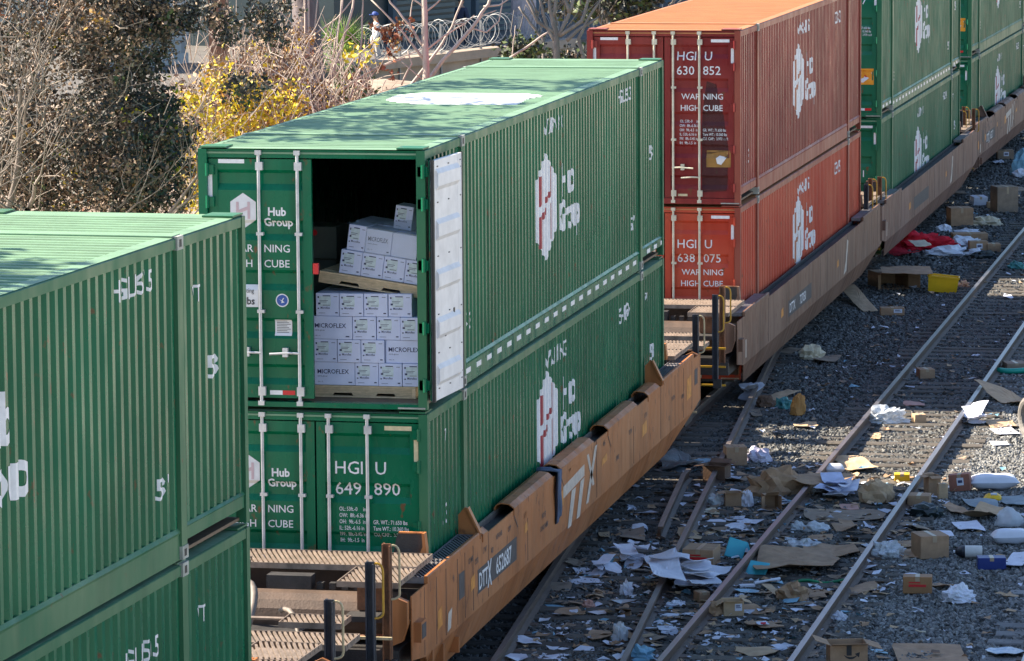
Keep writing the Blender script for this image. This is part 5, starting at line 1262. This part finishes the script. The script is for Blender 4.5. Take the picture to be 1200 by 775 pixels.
# bank rising to the wall line, terrace behind it
def wl_pt(u, d): p = at_d(u, 77, d); return Vector((p.x, p.y, 0))
A_, B_ = wl_pt(60, 112), wl_pt(640, 137); dirw = (B_-A_).normalized(); nrm = Vector((dirw.y, -dirw.x, 0))
def bank_z(x, y):
    s = (Vector((x, y, 0))-A_).dot(nrm); t_ = max(0, min(1, (24-s)/22)); t_ = t_*t_*(3-2*t_)
    al = (Vector((x, y, 0))-A_).dot(dirw); top = 1.9 if al < 14 else 1.9-1.5*min(1, (al-14)/5)
    return -.3+(top+.3)*t_+.12*noise.noise((x*.5, y*.5, 0))*t_
V = []; nx, ny = 30, 60
for j in range(ny+1):
    for i in range(nx+1):
        p = A_+nrm*(26-26.4*i/nx)+dirw*(-60+150*j/ny); V.append((p.x, p.y, bank_z(p.x, p.y)-.02))
tag(MB().add(V, [(j*(nx+1)+i, (j+1)*(nx+1)+i, (j+1)*(nx+1)+i+1, j*(nx+1)+i+1) for j in range(ny) for i in range(nx)]).build('bank', mat('dry brushy soil', (.3, .22, .16), .95, .35, 1.5, bump=.6, bscale=5, col2=(.46, .36, .28)), None, True), kind='structure')
def wall_box(a0, a1, s0, s1, z0, z1):
    q = [A_+dirw*a+nrm*s for a, s in ((a0, s0), (a1, s0), (a1, s1), (a0, s1))]
    return [(p.x, p.y, z) for z in (z0, z1) for p in q], [(3, 2, 1, 0), (4, 5, 6, 7), (0, 1, 5, 4), (1, 2, 6, 5), (2, 3, 7, 6), (3, 0, 4, 7)]
tag(MB().add(*wall_box(-70, 95, -60, -.35, -.5, 1.95)).build('terrace', mat('terrace paving', (.12, .11, .1), .9, .2, 1)), kind='structure')
def along_s(u, s):
    r = ray(u, 60); r = Vector((r.x, r.y, 0)); o = Vector((CAM.x, CAM.y, 0))-A_; t_ = (s-o.dot(nrm))/r.dot(nrm); return (o+r*t_).dot(dirw)
def along(u, d=126): p = wl_pt(u, d); return (p-A_).dot(dirw)
a0 = along(405, 127); LW = (B_-A_).length
t = thing('retaining_wall', 'sandy concrete retaining wall under the razor wire', 'wall', (0, 0, 0))
MB().add(*wall_box(a0, LW+2, -.3, 0, -.4, 1.8)).build('wall_face', CONC, t); MB().add(*wall_box(a0-.1, LW+2, -.42, .16, 1.8, 2.08)).build('coping', CONC, t)
pst = MB()
for k in range(8): pst.add(*wall_box(a0+2+k*2.6, a0+2.07+k*2.6, .0, .06, .6, 3.0))
pst.build('wire_post', WIREM, t)
pts = []; turns = int((LW+1-a0)/.36)
for i in range(turns*16):
    a = a0+.36*i/16; th = 2*PI*i/16; p = A_+dirw*(a+.1*math.sin(th*.5+i*.01))-nrm*.1+nrm*(.48+.1*noise.noise((i*.03, 0, 0)))*math.cos(th); pts.append((p.x, p.y, 2.62+(.48+.14*noise.noise((i*.021, 5, 0)))*math.sin(th)+.05*math.sin(i*.021)))
tag(MB().tube(pts, .013, None, 4, False).build('razor_wire', WIREM), 'coil of silver razor wire along the top of the retaining wall', 'razor wire')
# shuttered building behind the people
t = thing('warehouse', 'dark teal building with ribbed shutters behind the razor wire', 'building', (0, 0, 0))
MB().add(*wall_box(along_s(392, -5.4), LW+4, -16, -5.4, 1.8, 9)).build('wall', SHUT, t)
sh = MB()
for k in range(40):
    z = 2.0+k*.2; sh.add(*wall_box(along_s(462, -5.3), along_s(534, -5.3), -5.38, -5.3, z, z+.12))
tag(sh.build('shutter_slats', SLAT, t), kind='stuff')
sh = MB()
for k in range(40):
    z = 2.0+k*.2; sh.add(*wall_box(along_s(560, -5.3), along_s(600, -5.3), -5.38, -5.3, z, z+.12))
tag(sh.build('shutter_slats', SLAT, t), kind='stuff')
for uu in (458, 555, 606): MB().add(*wall_box(along_s(uu, -5.3), along_s(uu, -5.3)+.25, -5.39, -5.2, 1.8, 9)).build('wall_post', WALLB, t)
t = thing('block_wall', 'pale grey block wall seen through the left tree', 'wall', (0, 0, 0))
zz = 1.9; bw = MB()
for r_ in range(15):
    a = along(40)-(.4 if r_ % 2 else 0)
    while a < along(395): bw.add(*wall_box(a, a+.78, -6.3, -6.0+.01*((r_*7+int(a*10)) % 3), zz, zz+.37)); a += .8
    zz += .39
tag(bw.build('blocks', CONCG, t), kind='stuff'); MB().add(*wall_box(along(40)-.4, along(395)+.4, -6.28, -6.03, 1.9, zz)).build('mortar', mat('mortar', (.3, .3, .3), .9, .1, 3), t)
pp = at_d(257, 74, 118); MB().box(-.22, .22, -.2, .2, -.6, 4).build('x', None) if False else None
o = MB().box(-.24, .24, -.2, .2, -.8, 4.2).build('wooden_post', mat('brown post wood', (.16, .08, .05), .8, .3, 4), None, False, (pp.x, pp.y, pp.z)); tag(o, 'thick brown post in front of the pale grey block wall', 'post')
t = thing('rendered_building', 'blue grey building in shade beyond the bare trees and the red stack', 'building', (0, 0, 0))
MB().add(*wall_box(LW+5, LW+70, -40, -9, .5, 12)).build('wall', WALLB, t)
fr = MB()
for k in range(7): fr.add(*wall_box(LW+6+k*5, LW+8.2+k*5, -9, -8.93, 3.2, 5.4))
fr.build('window', mat('dark window glass', (.02, .03, .04), .2, .2, 3), t)
# grey rendered column by the end of the coil
p = at_d(614, 66, 139); o = MB().tube([(0, 0, -1.5), (0, 0, 4)], .42, None, 14).build('concrete_column', mat('pale mottled column', (.36, .33, .36), .85, .25, 3), None, False, p); tag(o, 'pale mottled round column at the far end of the razor wire', 'column')

# --- people
def person(label, feet, rz, jacket, pants, capm, h=1.74, arm=0.):
    t = thing('person', label, 'person', feet, rz)
    skin = mat('skin tone', (.42, .25, .17), .6, .1, 5)
    def fig(name, verts, edges, rad, mt, root):
        me = bpy.data.meshes.new(name); me.from_pydata(verts, edges, []); o = link(name, me, t); me.materials.append(mt)
        m = o.modifiers.new('skin', 'SKIN'); m.use_smooth_shade = True
        if not me.skin_vertices: me.skin_vertices.new() if hasattr(me.skin_vertices, 'new') else None
        sv = me.skin_vertices[0].data
        for i, r in enumerate(rad): sv[i].radius = (r[0], r[1]) if isinstance(r, tuple) else (r, r); sv[i].use_root = (i == root)
        s = o.modifiers.new('sub', 'SUBSURF'); s.levels = s.render_levels = 2; return o
    B = []; 
    V_ = [(0, 0, .95), (0, 0, 1.15), (0, .01, 1.36), (0, 0, 1.5), (0, -.01, 1.58), (0, -.01, 1.7), (-.19, 0, 1.4), (-.26, .03, 1.12), (-.22, -.12-arm, .92), (-.2, -.2-arm, .86), (.19, 0, 1.4), (.26, .03, 1.12), (.24, -.1, .9), (.24, -.15, .84),
          (-.1, 0, .88), (-.12, -.03, .48), (-.13, .06, .08), (-.13, -.14, .03), (.1, 0, .88), (.12, .05, .48), (.12, .14, .08), (.12, -.06, .03)]
    E_ = [(0, 1), (1, 2), (2, 3), (3, 4), (4, 5), (2, 6), (6, 7), (7, 8), (8, 9), (2, 10), (10, 11), (11, 12), (12, 13), (0, 14), (14, 15), (15, 16), (16, 17), (0, 18), (18, 19), (19, 20), (20, 21)]
    R_ = [(.16, .11), (.15, .1), (.17, .1), .055, .085, .09, .065, .048, .035, .04, .065, .048, .035, .04, .085, .06, .045, .04, .085, .06, .045, .04]
    b = fig('body', V_, E_, R_, skin, 0)
    fig('jacket', [V_[0], V_[1], V_[2], (0, 0, 1.46), V_[6], V_[7], V_[8], V_[10], V_[11], V_[12]], [(0, 1), (1, 2), (2, 3), (2, 4), (4, 5), (5, 6), (2, 7), (7, 8), (8, 9)], [(.185, .13), (.175, .125), (.19, .125), .08, .085, .07, .055, .085, .07, .055], jacket, 0)
    fig('trousers', [(0, 0, .97), V_[14], V_[15], V_[16], V_[18], V_[19], V_[20]], [(0, 1), (1, 2), (2, 3), (0, 4), (4, 5), (5, 6)], [(.165, .12), .1, .08, .065, .1, .08, .065], pants, 0)
    for x, y in ((-.13, -.05), (.12, .04)): MB().prism([(-.05, 0), (.05, 0), (.05, .06), (.0, .1), (-.05, .1)], 'y', y-.14, y+.13).build('shoe', RUBBER, t)
    c = MB(); 
    for k in range(5):
        pass
    c.tube([(0, -.01, 1.68), (0, -.01, 1.735), (0, -.005, 1.775), (0, 0, 1.79)], [.112, .108, .08, .03], None, 14); c.box(-.075, .075, -.2, -.08, 1.69, 1.705); c.build('cap', capm, t)
    f = MB(); f.tube([(0, -.1, 1.64), (0, -.125, 1.62)], [.012, .018], None, 6); f.build('nose', skin, t)
    ey = MB()
    for sx in (-.035, .035): ey.box(sx-.012, sx+.012, -.1, -.088, 1.655, 1.668)
    ey.build('eyes', RUBBER, t); MB().box(-.03, .03, -.099, -.085, 1.585, 1.595).build('mouth', mat('lip', (.3, .1, .08), .6), t)
    hr = MB(); hr.tube([(0, .03, 1.58), (0, .04, 1.69)], [.07, .092], None, 12); hr.build('hair', BLACKP, t)
    for sx in (-1, 1): MB().tube([(sx*.088, 0, 1.6), (sx*.1, .01, 1.66)], .018, None, 6).build('ear', skin, t)
    for i in (9, 13):
        q = V_[i]; hm = MB()
        for k in range(4): hm.tube([(q[0]+(k-1.5)*.017, q[1]-.01, q[2]-.03), (q[0]+(k-1.5)*.018, q[1]-.025, q[2]-.075), (q[0]+(k-1.5)*.016, q[1]-.045, q[2]-.095+.006*abs(k-1.5))], [.009, .008, .006], None, 6)
        sg = 1 if q[0] < 0 else -1; hm.tube([(q[0]+sg*.03, q[1]-.01, q[2]-.01), (q[0]+sg*.045, q[1]-.035, q[2]-.045)], [.01, .008], None, 6); hm.build('fingers', skin, b)
    return t
def stand(u, d): p = at_d(u, 77, d); return Vector((p.x, p.y, 1.95))
person('person in a white jacket and blue cap walking behind the razor wire', stand(441, 132)+Vector((0, 0, -.4)), -1.2, mat('white jacket', (.75, .75, .73), .8, .1, 4), mat('pale grey trousers', (.4, .38, .36), .8, .15, 4), mat('blue cap', (.04, .08, .3), .7, .2, 6))
person('person in a dark navy uniform and cap standing behind the razor wire', stand(541, 138)+Vector((0, 0, -.25)), -.5, mat('navy jacket', (.015, .025, .06), .7, .3, 4), mat('navy trousers', (.015, .02, .045), .7, .3, 4), mat('black cap', (.01, .012, .02), .6, .3, 6))

# --- trees and shrubs
DB = [7, 4, 2.4, .12, .1, .3, .2]
def vol(u0, u1, v0, v1, d): c = at_d((u0+u1)/2, (v0+v1)/2, d); k = ppm(c); return c, (u1-u0)/2/k, (v1-v0)/2/k
crown = []
for (u0, u1, v0, v1, d, n, w) in ((-40, 90, -40, 120, 56, 190, [5, 5, 3, .05, .1, .2, .5]), (60, 210, -60, 110, 56, 430, [6, 5, 3.5, .05, .1, .2, .3]), (-50, 130, 100, 270, 57, 470, [6, 4, 3.5, .25, .1, .4, .1]), (80, 214, 70, 275, 56, 620, [7, 4, 3, .06, .1, .3, .1]), (150, 224, 110, 265, 56, 130, [7, 3, 2, .1, .05, .4, .1])):
    c, a, b = vol(u0, u1, v0, v1, d); crown.append((c, (a, 1.5, b), int(n*1.5), 17, .07, .04, w))
for u, v, ru, rv in ((215, 16, 70, 20), (268, 38, 16, 24), (312, 36, 26, 22), (288, 100, 26, 20), (322, 8, 36, 14), (180, 20, 50, 36)):
    c = at_d(u, v, 55.5); k = ppm(c); crown.append((c, (ru/k, .5, rv/k), int(ru*rv/18), 16, .055, .04, [8, 2.2, .9, .02, .05, .5, .1]))
bT = Vector((-8.6, 9.0, -.3))
crown.append(((-7.0, 10.6, 10.6), (2.2, 1.5, 1.6), 70, 16, .16, .12, [5, 5, 3, .1, .1, .4, .1]))
crown.append(((-7.0, 3.4, 10.2), (3.2, 2.6, 2.0), 180, 16, .16, .12, [5, 5, 3, .1, .1, .4, .1]))
crown.append(((-5.2, 6.0, 8.6), (1.6, 3.5, .9), 40, 14, .16, .12, [5, 5, 3, .1, .1, .4, .1]))
tree('big half dead tree with dusty dark and brown leaves filling the left background', bT, None, crown, 3, BARK, 4, .2, 4.8, (.3, .3), nlimb=8, twigs=[(at_d(60, 90, 54.6), (1.1, .8, 1.0), 55, .5, .007, 0), (at_d(120, 180, 54.8), (1.4, .8, .8), 40, .45, .006, 0), (at_d(20, 150, 54.6), (.6, .6, 1.2), 80, .8, .01, .4)])
tree('bushy brown leaved tree outside the left edge that shades the nearest roof', (-9.5, -15.5, -.3), None, [((-7.6, -15.5, 9.6), (3.6, 5.5, 2.6), 560, 16, .2, .15, [5, 5, 3, .1, .1, .4, .1])], 5, BARK, 3, .2, 5)
yc = []
for u, v, ru, rv, n in ((285, 118, 30, 26, 46), (250, 95, 18, 20, 14), (335, 120, 22, 16, 22), (300, 150, 46, 18, 50), (222, 185, 18, 26, 22), (238, 225, 16, 24, 26), (262, 150, 22, 20, 22), (422, 60, 10, 16, 4), (225, 130, 20, 20, 18), (240, 205, 18, 34, 30)):
    c = at_d(u, v, 74); k = ppm(c); yc.append((c, (ru/k, .8, rv/k), int(n*1.25), 11, .13, .062, [.1, .3, 1.2, 7, 1.8, .4, .1]))
p = at_d(275, 190, 74); tree('yellow leaved shrub with pale stems beside the open container roof', (p.x, p.y, bank_z(p.x, p.y)), None, yc, 9, BARKP, 4, .05, 2.2, (.1, .1), 'shrub', 'shrub', None, 9, twigs=[(at_d(280, 140, 74), (1.1, .8, 1.0), 70, 1.0, .009, .9), (at_d(225, 190, 73), (.4, .5, .7), 60, .8, .008, .8)])
dc = []
for u, v, ru, rv, n, d in ((300, 105, 70, 60, 150, 86), (360, 140, 60, 40, 120, 86), (225, 150, 40, 70, 90, 82), (395, 165, 40, 20, 40, 84), (330, 60, 50, 40, 50, 88), (425, 130, 30, 20, 30, 90)):
    c = at_d(u, v, d); k = ppm(c); dc.append((c, (ru/k, 1.4, rv/k), n*2, 13, .12, .06, [.4, 2.5, 6, .35, 1.2, .1, .5]))
p = at_d(320, 190, 86); tree('dry tan brush behind the yellow leaved shrub', (p.x, p.y, bank_z(p.x, p.y)), None, dc, 12, BARKP, 4, .06, 2.4, (0, 0), 'brush', 'dry_brush', None, 12, twigs=[(at_d(310, 110, 86), (1.9, 1.2, 1.2), 200, 1.1, .012, .7), (at_d(390, 130, 85), (.9, 1, .8), 130, 1.0, .012, .6)])
gc = []
for u, v, ru, rv, n in ((430, 115, 40, 10, 18), (405, 95, 20, 16, 14)):
    c = at_d(u, v, 90); k = ppm(c); gc.append((c, (ru/k, .6, rv/k), n, 14, .08, .07, [1, 0, 0, .2, 0, 6, 0]))
p = at_d(425, 135, 90); tree('low green shrub at the foot of the pale saplings', (p.x, p.y, bank_z(p.x, p.y)), None, gc, 14, BARKP, 2, .03, .8, (0, 0), 'shrub', 'shrub', None, 5)
def stems(label, cat, name, d, lines, mt, leafs=None, group=None):
    u, v = lines[0][0][:2]; p0 = at_d(u, v, d); base = Vector((p0.x, p0.y, bank_z(p0.x, p0.y)-.1)); t = thing(name, label, cat, base, 0, group); mb = MB()
    for ln, r0, r1 in [(l[0:-2], l[-2], l[-1]) for l in lines]:
        pts = [at_d(a, b, d+dd)-base for a, b, dd in [(q[0], q[1], q[2] if len(q) > 2 else 0) for q in ln]]
        sm = []
        for i in range(len(pts)-1):
            for k in range(3): f = k/3; sm.append(pts[i].lerp(pts[i+1], f)+Vector((random.uniform(-.012, .012), 0, 0)))
        sm.append(pts[-1]); n = len(sm); mb.tube(sm, [r0+(r1-r0)*i/(n-1) for i in range(n)], None, 7)
    mb.build('trunk', mt, t, True)
    if leafs:
        rs = np.random.RandomState(4); P_, M_ = [], []
        for (u, v, ru, rv, n, w, sz) in leafs:
            c = at_d(u, v, d); k = ppm(c); q = rs.normal(size=(max(1, n//8), 3))*np.array([ru/k, .2, rv/k])*.5+np.asarray(c); a, m = clumps(q, 8, .05, rs, w); P_.append(a); M_.append(m)
        leaf_mesh('crown', t, np.concatenate(P_)-np.asarray(base), leafs[0][6], [LDARK, LBROWN, LTAN, LYEL, LGOLD, LGREEN, LRUST], np.concatenate(M_), 6)
    return t
G3 = 'slender bare saplings before the wall'
stems('cluster of pale slender saplings left of the palm', 'sapling', 'sapling', 88, [[(345, 185), (352, 110), (358, 50), (356, -30), .035, .02], [(352, 185), (362, 95), (362, 30), (360, -30), .03, .02], [(350, 120), (366, 60), (374, -20), .025, .012], [(362, 45), (395, 22), (425, -15), .02, .012], [(345, 180), (385, 100), (398, 20), (405, -20), .03, .015]], BARKP, [(352, 100, 30, 60, 160, [.3, 2, 2, 2, 1, 0, 1], .06)], G3)
stems('pair of pale saplings leaning in front of the palm', 'sapling', 'sapling', 87, [[(385, 100), (400, 55), (413, 10), (416, -20), .035, .02], [(388, 98), (395, 70), (396, 45), (400, 0), .02, .012], [(420, 75), (424, 40), (425, 5), (426, -20), .022, .015], [(392, 180), (420, 85), (430, 70), .03, .02]], BARKP, None, G3)
stems('low bare branches slanting across the sandy wall', 'sapling', 'sapling', 86, [[(350, 150), (400, 105), (440, 80), (475, 68), .035, .015], [(390, 112), (418, 92), (432, 62), .025, .012], [(415, 108), (445, 78), (500, 55), .02, .01], [(470, 100), (482, 75), (478, 60), .02, .012], [(470, 72), (495, 93), .015, .012]], BARKP, [(422, 92, 22, 14, 90, [.2, 2, 1, 0, .2, 0, 3], .07)], G3)
stems('thin straight bare tree rising before the dark shutter', 'tree', 'bare_tree', 84, [[(500, 125), (499, 60), (498, 20), (497, -30), .075, .055], [(499, 60), (480, 30), (458, 3), (450, -15), .03, .015], [(499, 72), (470, 35), (435, 0), .03, .014], [(498, 60), (520, 42), (545, 28), .025, .012], [(498, 15), (510, 5), (522, -5), .025, .012], [(497, 8), (485, 0), (476, -6), .022, .012], [(480, 30), (482, 12), (486, -8), .014, .008], [(499, 75), (485, 55), (474, 42), .014, .008]], BARKP, [(460, 36, 20, 14, 150, [.1, 2, .6, 0, .2, 0, 5], .065), (461, 58, 8, 26, 80, [.1, 2, .6, 0, .2, 0, 5], .065)])
stems('bare branching tree leaning over the coil of razor wire', 'tree', 'bare_tree', 90, [[(490, 110), (520, 70), (552, 35), (572, 5), (580, -20), .05, .03], [(470, 115), (512, 60), (530, 32), (545, -10), .035, .02], [(567, 8), (585, 6), (602, -4), .025, .012], [(552, 33), (570, 38), (585, 25), (590, -5), .022, .012], [(556, 30), (566, 18), (582, 12), .015, .01], [(531, 29), (545, 27), (556, 18), .018, .01], [(597, 68), (615, 57), (634, 43), (642, 38), .03, .018], [(600, 68), (602, 48), (604, 30), .015, .008]], BARKP)
stems('thick purple grey trunk behind the pale saplings', 'tree', 'bare_tree', 95, [[(366, 180), (364, 90), (360, 30), (356, -40), .38, .3]], BARKD)
bt = []
for a in ((652, 95, 652, 40, 645, 10, 640, -30), (652, 45, 666, 20, 672, 0, 676, -30), (652, 40, 630, 25, 618, 0, 612, -30), (652, 50, 640, 30, 634, 5, 628, -30), (655, 42, 682, 25, 690, 0, 700, -30), (638, 95, 636, 45, 622, 28, 608, 8), (664, 48, 676, 36, 690, 28, 702, 20), (648, 20, 652, 0, 655, -10, 656, -30), (668, 15, 662, 0, 660, -10, 660, -30), (690, 90, 678, 45, 690, 20, 712, -10)):
    q = [(a[i], a[i+1]) for i in range(0, 8, 2)]; bt.append(q+[.11 if a[0] == 652 and a[1] == 95 else .06, .025])
for k in range(26):
    u = random.uniform(600, 710); v = random.uniform(0, 60); bt.append([(u, v), (u+random.uniform(-14, 14), v-20), (u+random.uniform(-30, 30), v-45), .018, .008])
stems('many stemmed grey bare tree in shade left of the red stack', 'tree', 'bare_tree', 108, bt, BARK)
gc = []
c = at_d(612, 62, 106); k = ppm(c); gc.append((c, (26/k, 1, 16/k), 50, 16, .13, .09, [3, 0, 0, 0, 0, 6, 0]))
for u, v, ru, rv in ((670, 76, 34, 16), (640, 80, 30, 10), (700, 80, 20, 14)):
    c = at_d(u, v, 109); gc.append((c, (ru/k, 1, rv/k), 50, 14, .16, .09, [7, 1, .3, 0, 0, 2, 0]))
p = at_d(615, 78, 106); tree('dark green bush at the foot of the grey bare tree', (p.x, p.y, -.3), None, gc, 21, BARK, 2, .05, 1, (0, 0), 'bush', 'bush', None, 5)
gc = []
for u, v, ru, rv in ((700, 5, 60, 22), (745, -5, 30, 22)):
    c = at_d(u, v, 128); k = ppm(c); gc.append((c, (ru/k, 1.5, rv/k), 60, 16, .2, .14, [6, 1, 0, 0, 0, 3, 0]))
p = at_d(720, 40, 128); tree('dark leafy tree top against the blue grey building', (p.x, p.y, 0), None, gc, 22, BARK, 2, .12, 4, (0, 0))
# palm
p = at_d(398, 88, 100); t = thing('fan_palm', 'yellow green fan palm behind the pale saplings', 'palm', p); random.seed(3); mb = MB()
for k in range(26):
    a = random.uniform(0, 2*PI); e = random.uniform(-.35, 1.3); L_ = random.uniform(.9, 1.35); d0 = Vector((math.cos(a)*math.cos(e), math.sin(a)*math.cos(e)*.7, math.sin(e)))
    c0 = d0*L_*.45+Vector((0, 0, .35)); s0 = d0.cross(Vector((0, 0, 1))).normalized(); n0 = s0.cross(d0)
    for j in range(15):
        b = -1.25+2.5*j/14; tip = c0+(d0*math.cos(b)+s0*math.sin(b))*L_*.62-Vector((0, 0, .12*abs(b))); w_ = n0.cross((tip-c0).normalized())*.02
        mb.add([c0-w_, c0+w_, tip], [(0, 1, 2)])
    mb.tube([(0, 0, .3), tuple(c0)], .012, None, 4)
mb.build('fronds', PALMG, t); MB().tube([(0, 0, -1.5), (0, 0, .4)], .16, None, 10).build('trunk', BARK, t)
